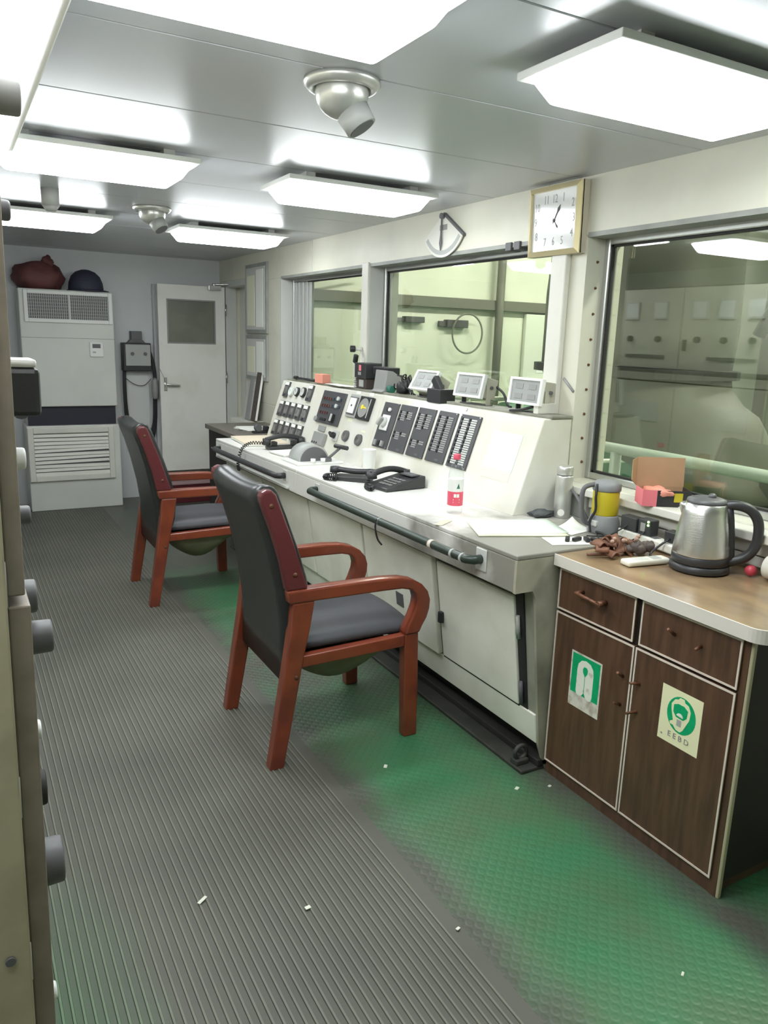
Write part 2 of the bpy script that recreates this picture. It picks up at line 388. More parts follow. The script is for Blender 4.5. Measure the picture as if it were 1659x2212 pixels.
    def build(s, name, m, parent=None, bevel=0.0, seg=2, local=False, sub=0, thick=0.0, kind=None, label=None):
        me = bpy.data.meshes.new(name); me.from_pydata(s.v, [], s.f); me.validate()
        bm = bmesh.new(); bm.from_mesh(me); bmesh.ops.recalc_face_normals(bm, faces=bm.faces); bm.to_mesh(me); bm.free()
        if len(me.polygons) == len(s.sm): me.polygons.foreach_set('use_smooth', s.sm)
        me.materials.append(MATS[m] if isinstance(m, str) else m)
        o = bpy.data.objects.new(name, me); COL.objects.link(o)
        put(o, parent, local)
        if thick:
            md = o.modifiers.new('solid', 'SOLIDIFY'); md.thickness = thick; md.offset = 0
        if bevel:
            md = o.modifiers.new('bevel', 'BEVEL'); md.width = bevel; md.segments = seg; md.limit_method = 'ANGLE'; md.angle_limit = math.radians(40)
        if sub:
            md = o.modifiers.new('sub', 'SUBSURF'); md.levels = sub; md.render_levels = sub
        if kind: o['kind'] = kind
        if label: o['label'] = label
        return o

def put(o, parent, local=False):
    if parent is None: return
    o.parent = parent
    if not local and parent.type == 'EMPTY':
        o.matrix_parent_inverse = Matrix.Translation(-parent.location)

def tag(o, label, cat, group=None):
    o['label'] = label; o['category'] = cat
    if group: o['group'] = group
    return o
def thing(name, label, cat, loc=(0, 0, 0), rotz=0.0, group=None):
    o = bpy.data.objects.new(name, None); COL.objects.link(o)
    o.empty_display_size = 0.05; o.location = loc; o.rotation_euler = (0, 0, rotz)
    return tag(o, label, cat, group)
def struct(o): o['kind'] = 'structure'; return o
def dup(root, loc, rotz, label, group=None):
    r = root.copy(); COL.objects.link(r); r.location = loc; r.rotation_euler = (0, 0, rotz); r['label'] = label
    if group: r['group'] = group
    for ch in list(root.children):
        c = ch.copy(); COL.objects.link(c); c.parent = r
        for g in list(ch.children):
            d = g.copy(); COL.objects.link(d); d.parent = c
    return r
def text(body, size, M, m, name, parent, local=False, ext=0.0006, sx=1.0):
    cu = bpy.data.curves.new(name, 'FONT'); cu.body = body; cu.size = size; cu.extrude = ext
    cu.align_x = 'CENTER'; cu.align_y = 'CENTER'; cu.resolution_u = 2
    to = bpy.data.objects.new(name, cu); COL.objects.link(to)
    dg = bpy.context.evaluated_depsgraph_get(); me = bpy.data.meshes.new_from_object(to.evaluated_get(dg))
    bpy.data.objects.remove(to); bpy.data.curves.remove(cu)
    S = Matrix.Diagonal((sx, 1, 1, 1)); me.transform(M @ S); me.name = name
    me.materials.clear(); me.materials.append(MATS[m])
    o = bpy.data.objects.new(name, me); COL.objects.link(o); put(o, parent, local); return o
def bez(p0, p1, p2, p3, n=12):
    p0, p1, p2, p3 = map(Vector, (p0, p1, p2, p3)); out = []
    for i in range(n + 1):
        t = i / n; out.append(p0 * (1 - t) ** 3 + p1 * 3 * t * (1 - t) ** 2 + p2 * 3 * t * t * (1 - t) + p3 * t ** 3)
    return out
def smooth_path(pts, n=6):
    P = [Vector(p) for p in pts]; out = []
    for i in range(len(P) - 1):
        a = P[max(i - 1, 0)]; b = P[i]; c = P[i + 1]; d = P[min(i + 2, len(P) - 1)]
        for k in range(n):
            t = k / n
            out.append(0.5 * ((2 * b) + (c - a) * t + (2 * a - 5 * b + 4 * c - d) * t * t + (3 * b - a - 3 * c + d) * t ** 3))
    out.append(P[-1]); return out
def coil(pts, R, turns, per=10):
    P = smooth_path(pts, 8); out = []; n = turns * per
    for i in range(n + 1):
        t = i / n * (len(P) - 1); k = min(int(t), len(P) - 2); p = P[k].lerp(P[k + 1], t - k); F = frame(P[k + 1] - P[k])
        a = 2 * PI * i / per; out.append(p + F @ Vector((R * math.cos(a), R * math.sin(a), 0)))
    return out

# ================================================================== SETTING
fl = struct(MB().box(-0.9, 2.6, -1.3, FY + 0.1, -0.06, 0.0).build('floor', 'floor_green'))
# ribbed rubber mat, ribs run along the room
mb = MB(); x0, x1, pitch = -0.10, 1.05, 0.0215
n = int((x1 - x0 - 0.012) / pitch); prof = [(x0, 0.0), (x0, 0.0032)]
for i in range(n):
    a = x0 + 0.004 + i * pitch
    prof += [(a, 0.0032), (a + 0.0012, 0.0066), (a + 0.0062, 0.0066), (a + 0.0074, 0.0032)]
prof += [(x1, 0.0035), (x1, 0.0)]
mb.prism(prof, -1.1, 6.75, 'y')
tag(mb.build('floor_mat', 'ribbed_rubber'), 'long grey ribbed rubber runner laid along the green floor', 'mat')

ce = struct(MB().box(-0.9, WX + 0.25, -1.3, FY + 0.1, CEIL + 0.012, CEIL + 0.06).build('ceiling', 'grey'))
y = 1.87 - 0.56 * 6
while y < FY:
    y2 = min(y + 0.56, FY)
    MB().box(-0.8, WX + 0.05, y + 0.0025, y2 - 0.0025, CEIL, CEIL + 0.012).build('panel', 'ceiling_gloss', ce, bevel=0.002, seg=1)
    y += 0.56
struct(MB().box(-0.9, WX + 0.25, FY, FY + 0.1, 0, CEIL + 0.02).build('wall_far', 'wall_grey'))
struct(MB().box(-0.9, -0.8, -1.3, FY, 0, CEIL + 0.02).build('wall_left', 'wall_grey'))
struct(MB().box(-0.9, WX + 0.25, -1.4, -1.3, 0, CEIL + 0.02).build('wall_back', 'wall_paint'))
# right wall with three window openings and a doorway
SILL, HEAD = 0.95, 1.915
mb = MB(); B = WX + 0.2
mb.box(WX, B, -1.3, 6.40, 0, SILL)
mb.box(WX, B, -1.3, 6.40, HEAD, CEIL + 0.01)
mb.box(WX, B, 6.40, FY, 1.95, CEIL + 0.01)
mb.box(WX, B, 6.97, FY, 0, 1.95)
for a, b in ((-1.3, -0.55), (2.37, 2.55), (4.18, 4.27), (5.60, 6.40)): mb.box(WX, B, a, b, SILL, HEAD)
mb.box(WX, B, 6.40, 6.97, 0, 0.18)
wr = struct(mb.build('wall_right', 'wall_paint', bevel=0.004, seg=1))
MB().box(WX - 0.028, WX, 2.455, 2.545, 0.95, HEAD).build('post_cover', 'cream', wr, bevel=0.006)
MB().box(WX - 0.012, WX, 4.185, 4.265, 0.95, HEAD + 0.02).build('post_cover', 'cream', wr, bevel=0.004)
MB().box(WX - 0.004, WX, 2.62, 2.626, HEAD + 0.01, CEIL).build('seam_strip', 'light_grey', wr)
MB().box(WX - 0.004, WX, 5.02, 5.026, HEAD + 0.01, CEIL).build('seam_strip', 'light_grey', wr)
MB().cyl((WX - 0.003, 2.44, 1.36), (WX - 0.003, 2.375, 1.31), 0.006, seg=8).build('wire_stub', 'grey', wr)

def window(name, y0, y1, extra=()):
    f = MB(); fw = 0.028
    f.box(GX - 0.02, GX + 0.03, y0, y0 + fw, SILL, HEAD); f.box(GX - 0.02, GX + 0.03, y1 - fw, y1, SILL, HEAD)
    f.box(GX - 0.02, GX + 0.03, y0 + fw, y1 - fw, SILL, SILL + fw); f.box(GX - 0.02, GX + 0.03, y0 + fw, y1 - fw, HEAD - fw, HEAD)
    root = struct(f.build(name, 'alu', bevel=0.004, seg=1))
    g = MB(); k = fw
    for a, b, c, d in ((y0 + k, y0 + k + .008, SILL + k, HEAD - k), (y1 - k - .008, y1 - k, SILL + k, HEAD - k), (y0 + k, y1 - k, SILL + k, SILL + k + .008), (y0 + k, y1 - k, HEAD - k - .008, HEAD - k)):
        g.box(GX - 0.006, GX + 0.012, a, b, c, d)
    g.build('gasket', 'rubber', root)
    MB().box(GX, GX + 0.006, y0 + k, y1 - k, SILL + k, HEAD - k).build('pane', 'window_glass', root)
    r = MB()
    r.box(WX - 0.002, GX - 0.02, y0 - 0.012, y0 + 0.004, SILL, HEAD); r.box(WX - 0.002, GX - 0.02, y1 - 0.004, y1 + 0.012, SILL, HEAD)
    r.build('reveal', 'wall_paint' if y0 < 1 else 'light_grey', root)
    MB().box(WX - 0.002, GX - 0.02, y0, y1, HEAD - 0.006, HEAD + 0.012).build('head_reveal', 'frame_grey', root)
    return root
w1 = window('window_1', 4.27, 5.60); w2 = window('window_2', 2.55, 4.18); w3 = window('window_3', -0.55, 2.37)
for k in range(5): MB().box(GX - 0.03 + 0.006 * k, GX - 0.004 + 0.006 * k, 5.50 - 0.055 * k, 5.545 - 0.055 * k, SILL + 0.03, HEAD - 0.03).build('mullion', 'mid_grey', w1, bevel=0.004, seg=1)
rv = MB().cyl((0, 0.002, 0), (0, -0.004, 0), 0.006, 0.004, seg=8).build('rivet', 'rust', w3); rv.location = (2.285, 2.364, 1.02)
for k in range(1, 9):
    c = rv.copy(); COL.objects.link(c); c.location = (2.275, 2.364, 1.02 + 0.1 * k)

MB().box(WX - 0.075, WX + 0.09, -0.55, 2.36, 0.915, 0.945).build('sill_board', 'cream', wr, bevel=0.004)
MB().box(WX - 0.035, WX, -0.55, 2.36, 0.865, 0.912).build('cable_trunking', 'cream', wr, bevel=0.004)
MB().box(WX - 0.024, WX, -0.55, 2.36, 0.824, 0.860).build('cable_trunking', 'cream', wr, bevel=0.004)

# doorway in the right wall, corridor lining behind it, swung-open door
mb = MB(); mb.box(2.22, 2.32, 6.40, 6.425, 0.18, 1.95); mb.box(2.22, 2.32, 6.945, 6.97, 0.18, 1.95); mb.box(2.22, 2.32, 6.425, 6.945, 1.90, 1.95)
struct(mb.build('trim_1', 'light_grey', bevel=0.003))
struct(MB().box(2.36, 2.40, 6.38, 7.0, 0.0, 1.98).build('wall_corridor', 'door_white'))
dr = struct(thing('door_1', 'white door with square window swung open', 'door', (2.20, 6.93, 0.25))); del dr['category']
dx0, dx1, dz0, dz1 = 1.61, 2.205, 0.262, 1.897
mb = MB()
wx0, wx1, wz0, wz1 = 1.684, 2.118, 1.395, 1.777
mb.box(dx0, wx0, 6.93, 6.97, dz0, dz1); mb.box(wx1, dx1, 6.93, 6.97, dz0, dz1); mb.box(wx0, wx1, 6.93, 6.97, dz0, wz0); mb.box(wx0, wx1, 6.93, 6.97, wz1, dz1)
leaf = mb.build('leaf', 'door_white', dr, label='white painted door leaf')
mb = MB()
for a, b, c, d in ((wx0, wx0 + .012, wz0, wz1), (wx1 - .012, wx1, wz0, wz1), (wx0 + .012, wx1 - .012, wz0, wz0 + .012), (wx0 + .012, wx1 - .012, wz1 - .012, wz1)): mb.box(a, b, 6.926, 6.974, c, d)
mb.build('window_bead', 'grey', dr)
MB().box(wx0 + .01, wx1 - .01, 6.945, 6.955, wz0 + .01, wz1 - .01).build('pane', mat('frosted', (0.20, 0.21, 0.17), 0.3, var=0.2, vscale=5), dr, label='dusky grey door pane')
mb = MB(); mb.cyl((1.655, 6.93, 1.04), (1.655, 6.89, 1.04), 0.012); mb.cyl((1.655, 6.892, 1.04), (1.775, 6.892, 1.03), 0.009); mb.box(1.64, 1.67, 6.924, 6.93, 0.98, 1.10)
mb.build('handle', 'steel', dr, bevel=0.002)
MB().tube(bez((1.61, 6.925, 1.17), (1.63, 6.915, 1.12), (1.65, 6.91, 1.08), (1.66, 6.90, 1.05)), 0.002, 6).build('string', 'grey', dr)
mb = MB(); mb.box(2.05, 2.16, 6.885, 6.93, 1.865, 1.905); mb.cyl((2.10, 6.90, 1.915), (2.26, 6.86, 1.925), 0.009, seg=8); mb.cyl((2.10, 6.90, 1.90), (2.10, 6.90, 1.925), 0.014)
mb.build('door_closer', 'steel', dr, bevel=0.003)
for z in (0.45, 1.1, 1.7): MB().cyl((2.212, 6.925, z - 0.05), (2.212, 6.925, z + 0.05), 0.009, seg=10).build('hinge', 'steel', dr)
t = thing('door_step', 'dark red low step on the floor below the open door', 'step', (1.88, 6.8, 0))
MB().box(1.58, 2.15, 6.72, 6.90, 0.0, 0.165).build('riser', 'maroon', t, bevel=0.004)
MB().box(1.57, 2.16, 6.71, 6.90, 0.165, 0.185).build('tread', mat('tread_pink', (0.40, 0.26, 0.26), 0.5), t, bevel=0.004)

# ================================================================== ENGINE ROOM beyond the windows
struct(MB().box(2.45, 9.5, -1.5, 8.6, -0.1, -0.02).build('floor_engine_room', 'engine_floor'))
struct(MB().box(2.45, 9.5, 8.5, 8.6, -0.02, 3.4).build('wall_engine_room_end', 'engine_wall'))
struct(MB().box(9.4, 9.5, -1.5, 8.5, -0.02, 3.4).build('wall_engine_room_side', 'engine_white'))
struct(MB().box(2.45, 9.5, -1.6, -1.5, -0.02, 3.4).build('wall_engine_room_near', 'engine_wall'))
struct(MB().box(2.42, 9.5, -1.5, 8.6, 3.4, 3.5).build('ceiling_engine_room', 'engine_white'))
el = thing('added_engine_lamp', 'unseen long lamp added to light the far bulkhead behind the windows', 'lamp', (4.6, 6.6, 3.4), 0, 'added engine room lamps')  # unseen lamps, added to light the engine room behind the glass
MB().box(-0.7, 0.7, -0.10, 0.10, -0.05, 0.0).build('tray', 'white', el, local=True, bevel=0.004)
MB().box(-0.65, 0.65, -0.08, 0.08, -0.10, -0.05).build('diffuser', 'engine_glow', el, local=True, bevel=0.02)
dup(el, (7.2, 6.6, 3.4), 0, 'unseen lamp added high at the end of the engine room', 'added engine room lamps')
dup(el, (7.0, 3.2, 3.4), 0, 'unseen lamp added high behind the grey-green tank', 'added engine room lamps')
dup(el, (3.4, 1.0, 3.4), PI / 2, 'unseen lamp added to light the tank front and pale green handrail', 'added engine room lamps')  # added to brighten the tank front and the rail
# beam, pipe, boxes and cable on the bulkhead
tag(MB().box(2.6, 9.3, 8.40, 8.5, 1.90, 2.03).build('steel_beam', 'frame_olive', bevel=0.006), 'dark horizontal steel beam across the pale green bulkhead', 'beam')
tag(MB().cyl((6.40, 8.38, -0.02), (6.40, 8.38, 3.3), 0.055, seg=14).build('vertical_pipe', 'frame_olive'), 'dark vertical pipe on the bulkhead seen through the middle window', 'pipe')
tag(MB().box(6.9, 9.3, 8.425, 8.485, 0.0, 1.88).build('bulkhead_plate', 'engine_white', bevel=0.01), 'white plate on the bulkhead right of the vertical pipe', 'plate')
tag(MB().box(7.13, 7.25, 8.415, 8.425, 1.09, 1.14).build('small_label', 'white'), 'small white label on the white bulkhead plate', 'label')
for (a, b, zt, zb, lb) in ((4.98, 5.26, 1.775, 1.70, 'small dark junction box left of the hanging cable loop'), (5.60, 5.93, 1.757, 1.66, 'dark junction box at the top of the hanging cable loop')):
    t = thing('junction_box', lb, 'box', (a, 8.45, zb), 0, 'bulkhead junction boxes')
    MB().box(a, b, 8.40, 8.5, zb, zt).build('body', 'engine_dark', t, bevel=0.008)
    MB().box(a - 0.10, a, 8.44, 8.48, zb + 0.01, zt - 0.02).build('gland', 'engine_dark', t, bevel=0.006)
lp = [(5.89 + 0.235 * math.cos(a), 8.36, 1.59 + 0.25 * math.sin(a)) for a in [2 * PI * i / 28 for i in range(28)]]
tag(MB().tube(lp, 0.012, 8, closed=True).build('cable_loop', 'engine_grey'), 'loop of cable hanging on the pale green bulkhead', 'cable')
tag(MB().tube(smooth_path([(3.3, 8.35, 1.95), (3.6, 8.33, 2.08), (3.95, 8.33, 2.16), (4.3, 8.35, 2.22)]), 0.014, 8).build('sagging_cable', 'engine_dark'), 'dark cable running up from the beam in the far window', 'cable')
# grey-green tank with flange
tk = thing('tank', 'large grey-green rounded tank with a dark flange outside the right window', 'tank', (4.1, 3.5, 0.0))
def ringx(z, ya, yb, x0=3.87, x1=4.65, n=28, p=3.0):
    cy, cx, ry, rx = (ya + yb) / 2, (x0 + x1) / 2, (yb - ya) / 2, (x1 - x0) / 2; out = []
    for i in range(n):
        a = 2 * PI * i / n; c, s_ = math.cos(a), math.sin(a)
        out.append((cx + rx * math.copysign(abs(c) ** (2 / p), c), cy + ry * math.copysign(abs(s_) ** (2 / p), s_), z))
    return out
MB().loft([ringx(1.335, 3.29, 4.75), ringx(1.6, 3.27, 4.75), ringx(1.87, 3.28, 4.75), ringx(2.3, 3.30, 4.7), ringx(2.9, 3.34, 4.6)]).build('upper_shell', 'engine_grey', tk)
MB().loft([ringx(0.60, 2.74, 3.3, 3.95, 4.65), ringx(0.70, 2.84, 3.65), ringx(0.787, 2.89, 4.0), ringx(0.90, 2.94, 4.25), ringx(1.0, 2.99, 4.38), ringx(1.08, 3.05, 4.5), ringx(1.14, 3.17, 4.6), ringx(1.24, 3.27, 4.7), ringx(1.33, 3.29, 4.75)]).build('lower_shell', 'engine_grey', tk)
MB().loft([ringx(1.30, 3.24, 4.8, 3.82, 4.70), ringx(1.36, 3.24, 4.8, 3.82, 4.70)], smooth=False).build('flange', 'engine_dark', tk)
for yy in (2.8, 3.2): MB().box(4.2, 4.3, yy - 0.04, yy + 0.04, -0.02, 0.75).build('leg', 'engine_grey', tk)
# white column, grey brace
t = thing('engine_column', 'white column with a narrow grey panel right of the tank', 'column', (5.5, 3.6, 0))
MB().box(5.3, 5.9, 3.70, 4.3, -0.02, 3.3).build('body', 'engine_white', t, bevel=0.01)
MB().box(5.33, 5.42, 3.685, 3.70, 0.85, 1.6).build('inset_panel', 'light_grey', t, bevel=0.004)
tag(MB().cyl((5.0, 3.55, 1.60), (5.0, 3.30, 2.1), 0.045, seg=10).build('diagonal_brace', 'engine_grey'), 'grey diagonal brace beside the tank', 'brace')
tag(MB().box(5.10, 5.22, 3.50, 3.60, -0.02, 3.3).build('dark_post', 'engine_grey', bevel=0.01), 'dark grey post in front of the white column', 'post')
# railings
rl = thing('railing', 'pale green handrail with posts just outside the right window', 'railing', (3.0, 2.2, 0))
MB().cyl((3.0, 0.2, 0.975), (3.0, 5.4, 0.975), 0.028, seg=14).build('top_rail', 'rail_pale', rl)
MB().cyl((3.0, 0.2, 0.50), (3.0, 5.4, 0.50), 0.016, seg=10).build('middle_rail', 'rail_pale', rl)
for yy in (0.6, 1.73, 2.86, 4.0, 5.1): MB().cyl((3.0, yy, -0.02), (3.0, yy, 0.96), 0.030, seg=12).build('post', 'rail_pale', rl)
rl2 = thing('railing', 'white two-bar railing further off beyond the pale green handrail', 'railing', (5.3, 5.6, 0))
for zz in (0.98, 0.70, 0.36): MB().cyl((3.6, 5.9, zz), (8.0, 5.2, zz), 0.022, seg=10).build('rail', 'engine_white', rl2)
for k in range(9): MB().cyl((3.6 + 0.55 * k, 5.9 - 0.0875 * k, -0.02), (3.6 + 0.55 * k, 5.9 - 0.0875 * k, 0.98), 0.022, seg=8).build('post', 'engine_white', rl2)
for k, (xx, yy, hh) in enumerate(((4.6, 6.5, 0.75), (5.6, 6.9, 0.85), (6.7, 6.3, 0.7))):
    t = thing('machine_block', ('low green machine left of the tank beyond the railings', 'taller green machine at the foot of the bulkhead', 'green machine behind the white railing posts')[k], 'machine', (xx, yy, 0), 0, 'machines beyond the railing')
    MB().box(xx - 0.3, xx + 0.3, yy - 0.3, yy + 0.3, -0.02, hh * 0.7).build('base', mat('machine_green', (0.05, 0.16, 0.09), 0.5), t, bevel=0.02)
    MB().cyl((xx - 0.2, yy, hh * 0.8), (xx + 0.25, yy, hh * 0.8), 0.16, seg=16).build('drum', 'machine_green', t)

# ================================================================== CEILING LIGHTS
def make_light(label):
    t = thing('ceiling_light', label, 'ceiling light', (0, 0, CEIL), 0, 'fluorescent ceiling lights')
    MB().box(-0.345, 0.345, -0.165, 0.165, -0.040, -0.022).build('tray', 'white', t, bevel=0.003, local=True)
    for sx in (-0.24, 0.24):
        MB().box(sx - 0.02, sx + 0.02, -0.13, 0.13, -0.022, 0.0).build('bracket', 'light_grey', t, local=True)
    a, b, c, d = 0.325, 0.145, 0.285, 0.115
    MB().hexa([(-c, -d, -0.095), (c, -d, -0.095), (c, d, -0.095), (-c, d, -0.095)], [(-a, -b, -0.040), (a, -b, -0.040), (a, b, -0.040), (-a, b, -0.040)]).build('diffuser', 'lamp_glow', t, local=True, bevel=0.012, seg=3)
    return t
L0 = make_light('lit ceiling light nearest the clock, at upper right'); L0.location = (1.555, 1.41, CEIL)
G = 'fluorescent ceiling lights'
dup(L0, (1.555, 3.13, CEIL), 0, 'lit ceiling light beside the window wall, second from the camera', G)
dup(L0, (1.575, 4.87, CEIL), 0, 'lit ceiling light nearest the open door', G)
dup(L0, (0.520, 1.41, CEIL), 0, 'overexposed ceiling light at the top edge of the picture', G)
dup(L0, (0.510, 3.10, CEIL), 0, 'lit ceiling light on the switchboard side, second from the camera', G)
dup(L0, (0.510, 4.82, CEIL), 0, 'lit ceiling light on the switchboard side, nearest the air conditioner', G)
# strip light above the switchboard
t = thing('strip_light', 'long bright strip light above the switchboard at upper left', 'ceiling light', (-0.13, 1.6, CEIL))
MB().box(-0.50, 0.235, 0.25, 2.92, CEIL - 0.085, CEIL - 0.001).build('casing', 'light_grey', t, bevel=0.004)
MB().box(-0.48, 0.218, 0.27, 2.90, CEIL - 0.088, CEIL - 0.084).build('diffuser', 'strip_glow', t)

def punkah(label, loc, tilt):
    t = thing('air_nozzle', label, 'vent', loc, 0, 'ceiling air nozzles')
    MB().lathe([(0.098, 0.0), (0.100, -0.010), (0.088, -0.022), (0.076, -0.024), (0.070, -0.010), (0.056, 0.0)], seg=28).build('ring', 'silver_paint', t, local=True)
    MB().ell((0, 0, -0.030), (0.069, 0.069, 0.062), 24, 14).build('ball', 'silver_paint', t, local=True)
    d = Vector((math.cos(tilt) * 0.55, math.sin(tilt) * 0.55, -0.84)).normalized(); c = Vector((0, 0, -0.03))
    mb = MB(); mb.cyl(c + d * 0.05, c + d * 0.098, 0.044, 0.040, seg=20)
    mb.build('nozzle', 'mid_grey', t, local=True)
    MB().cyl(c + d * 0.0981, c + d * 0.0995, 0.034, seg=20).build('mouth', 'dark_grey', t, local=True)
punkah('silver ball air nozzle in the ceiling near the brightest light', (0.93, 1.93, CEIL), -0.6)
punkah('small silver ball air nozzle in the ceiling near the far wall', (1.00, 4.36, CEIL), -0.8)
t = thing('ceiling_detector', 'grey stub hanging from the ceiling before the far left light', 'detector', (0.475, 4.12, CEIL))
MB().cyl((0.475, 4.12, CEIL), (0.475, 4.12, CEIL - 0.075), 0.040, seg=16).build('body', 'mid_grey', t)
MB().cyl((0.475, 4.12, CEIL - 0.075), (0.475, 4.12, CEIL - 0.10), 0.040, 0.022, seg=8).build('cap', 'mid_grey', t)

# ================================================================== AIR CONDITIONER
t = thing('air_conditioner', 'tall white floor-standing air conditioner by the far wall', 'air conditioner', (0.855, 6.95, 0))
AX0, AX1, AYF, AYB = 0.505, 1.215, 6.80, 7.10
mb = MB(); mb.box(AX0, AX1, AYF, AYB, 0.868, 1.795); mb.box(AX0 + 0.01, AX1 - 0.01, AYF + 0.06, AYB, 0.71, 0.868); mb.box(AX0 - 0.01, AX1 + 0.01, AYF, AYB, 0.0, 0.712)
mb.build('casing', 'ac_white', t, bevel=0.008)
MB().box(AX0 + 0.012, AX1 - 0.012, AYF + 0.035, AYF + 0.062, 0.712, 0.866).build('outlet_slot', 'dark_blue_slot', t)
mb = MB(); gx0, gx1, gz0, gz1 = 0.540, 1.205, 1.538, 1.785
for a, b, c, d in ((gx0, gx0 + .03, gz0, gz1), (gx1 - .03, gx1, gz0, gz1), (gx0 + .03, gx1 - .03, gz0, gz0 + .03), (gx0 + .03, gx1 - .03, gz1 - .028, gz1)): mb.box(a, b, AYF - 0.018, AYF + 0.002, c, d)
mb.build('grille_frame', 'white', t, bevel=0.004)
MB().box(gx0 + .03, gx1 - .03, AYF - 0.003, AYF, gz0 + .03, gz1 - .028).build('grille_back', 'dark_grey', t)
mb = MB()
for i in range(38):
    a = gx0 + .04 + i * (gx1 - gx0 - .075) / 37; mb.box(a - 0.0028, a + 0.0028, AYF - 0.010, AYF - 0.004, gz0 + .03, gz1 - .028)
for i in range(7):
    c = gz0 + .05 + i * 0.0255; mb.box(gx0 + .03, gx1 - .03, AYF - 0.012, AYF - 0.009, c - 0.0018, c + 0.0018)
mb.build('grille_bars', 'mid_grey', t, kind='stuff')
MB().box(0.87, 0.885, AYF - 0.014, AYF - 0.004, gz0 + .03, gz1 - .028).build('grille_divider', 'light_grey', t)
ct = MB().box(1.012, 1.122, AYF - 0.018, AYF, 1.272, 1.395).build('control_unit', 'white', t, bevel=0.012, seg=3)
MB().box(1.035, 1.098, AYF - 0.0195, AYF - 0.017, 1.345, 1.378).build('display', 'dark_grey', ct)
MB().box(1.035, 1.060, AYF - 0.0195, AYF - 0.017, 1.305, 1.318).build('button', 'mid_grey', ct)
MB().box(AX0, AX1, AYF - 0.0015, AYF, 1.417, 1.421).build('casing_seam', 'grey', t)
mb = MB(); lx0, lx1, lz0, lz1 = 0.500, 1.172, 0.252, 0.700
for a, b, c, d in ((lx0, lx0 + .045, lz0, lz1), (lx1 - .045, lx1, lz0, lz1), (lx0 + .045, lx1 - .045, lz0, lz0 + .05), (lx0 + .045, lx1 - .045, lz1 - .05, lz1)): mb.box(a, b, AYF - 0.022, AYF + 0.001, c, d)
mb.build('intake_frame', 'cream', t, bevel=0.006)
MB().box(lx0 + .045, lx1 - .045, AYF - 0.006, AYF, lz0 + .05, lz1 - .05).build('intake_back', 'dark_grey', t)
for i in range(11):
    z0 = 0.302 + i * 0.0317; tl = (0, .004, -.004, .010, .014, .006, .016, .004, 0, -.003, 0)[i]
    MB().hexa([(lx0 + .046, AYF - .017, z0), (lx1 - .046, AYF - .017, z0 + tl), (lx1 - .046, AYF - .004, z0 + .004 + tl), (lx0 + .046, AYF - .004, z0 + .004)],
              [(lx0 + .046, AYF - .012, z0 + .0235), (lx1 - .046, AYF - .012, z0 + .0235 + tl * .7), (lx1 - .046, AYF - .002, z0 + .0255 + tl * .7), (lx0 + .046, AYF - .002, z0 + .0255)]).build('slat', 'cream', t)
# bags on top
t = thing('cloth_bag', 'slumped brown-red knotted bag on the air conditioner', 'bag', (0.68, 6.93, 1.795))
def lump(c, r, seed, seg=22, rings=14, amp=0.12, flat=True):
    random.seed(seed); ph = [random.uniform(0, 6) for _ in range(6)]; m_ = MB(); m_.ell((0, 0, 0), 1, seg, rings); out = []
    for v in m_.v:
        v = Vector(v); k = 1 + amp * (math.sin(4 * v.x + ph[0]) * math.sin(5 * v.y + ph[1]) + 0.6 * math.sin(9 * v.z + ph[2] + 3 * v.x) * math.sin(7 * v.y + ph[3]))
        p = Vector((v.x * r[0] * k, v.y * r[1] * k, v.z * r[2] * k))
        if flat: p.z = max(p.z, -r[2] * 0.8)
        out.append(tuple(Vector(c) + p))
    m_.v = out; return m_
lump((0.675, 6.93, 1.795 + 0.096), (0.190, 0.14, 0.12), 3).build('body', 'bag_red', t)
lump((0.745, 6.92, 2.005), (0.045, 0.04, 0.05), 5, amp=0.25, flat=False).build('knot', 'bag_red', t)
t = thing('safety_helmet', 'dark navy rounded helmet on the air conditioner beside the bag', 'helmet', (1.03, 6.93, 1.795))
MB().lathe([(0.135, 0.0), (0.138, 0.02), (0.132, 0.07), (0.112, 0.12), (0.075, 0.155), (0.03, 0.172), (0.002, 0.175)], (1.030, 6.93, 1.797), 28).build('shell', 'bag_navy', t)
MB().lathe([(0.165, 0.0), (0.165, 0.008), (0.13, 0.016), (0.13, 0.0)], (1.045, 6.93, 1.796), 28).build('brim', 'bag_navy', t)

# wall charger with hanging cables
t = thing('wall_charger', 'grey two-knob box with hanging black cables on the far wall', 'wall box', (1.44, 7.05, 1.19))
MB().box(1.318, 1.556, 7.00, FY, 1.150, 1.392).build('back_box', 'black', t, bevel=0.006)
MB().box(1.335, 1.548, 6.985, 7.00, 1.195, 1.378).build('face_plate', 'mid_grey', t, bevel=0.005)
for a in (1.392, 1.50): MB().cyl((a, 6.985, 1.30), (a, 6.968, 1.30), 0.014, seg=12).build('knob', 'dark_grey', t)
MB().hexa([(1.37, 7.02, 1.392), (1.515, 7.02, 1.392), (1.515, FY, 1.392), (1.37, FY, 1.392)], [(1.395, 7.03, 1.42), (1.49, 7.03, 1.42), (1.49, FY, 1.42), (1.395, FY, 1.42)]).build('cable_entry', 'dark_grey', t)
MB().box(1.398, 1.488, 7.03, FY, 1.42, 1.492).build('junction', 'dark_grey', t, bevel=0.004)
for k in range(3): MB().tube(smooth_path([(1.325 + 0.008 * k, 7.03, 1.30), (1.318 + 0.008 * k, 7.04, 1.05), (1.322 + 0.01 * k, 7.05, 0.80), (1.335 + 0.02 * k, 7.06, 0.66 - 0.05 * k)]), 0.008, 8).build('cable', 'black', t)
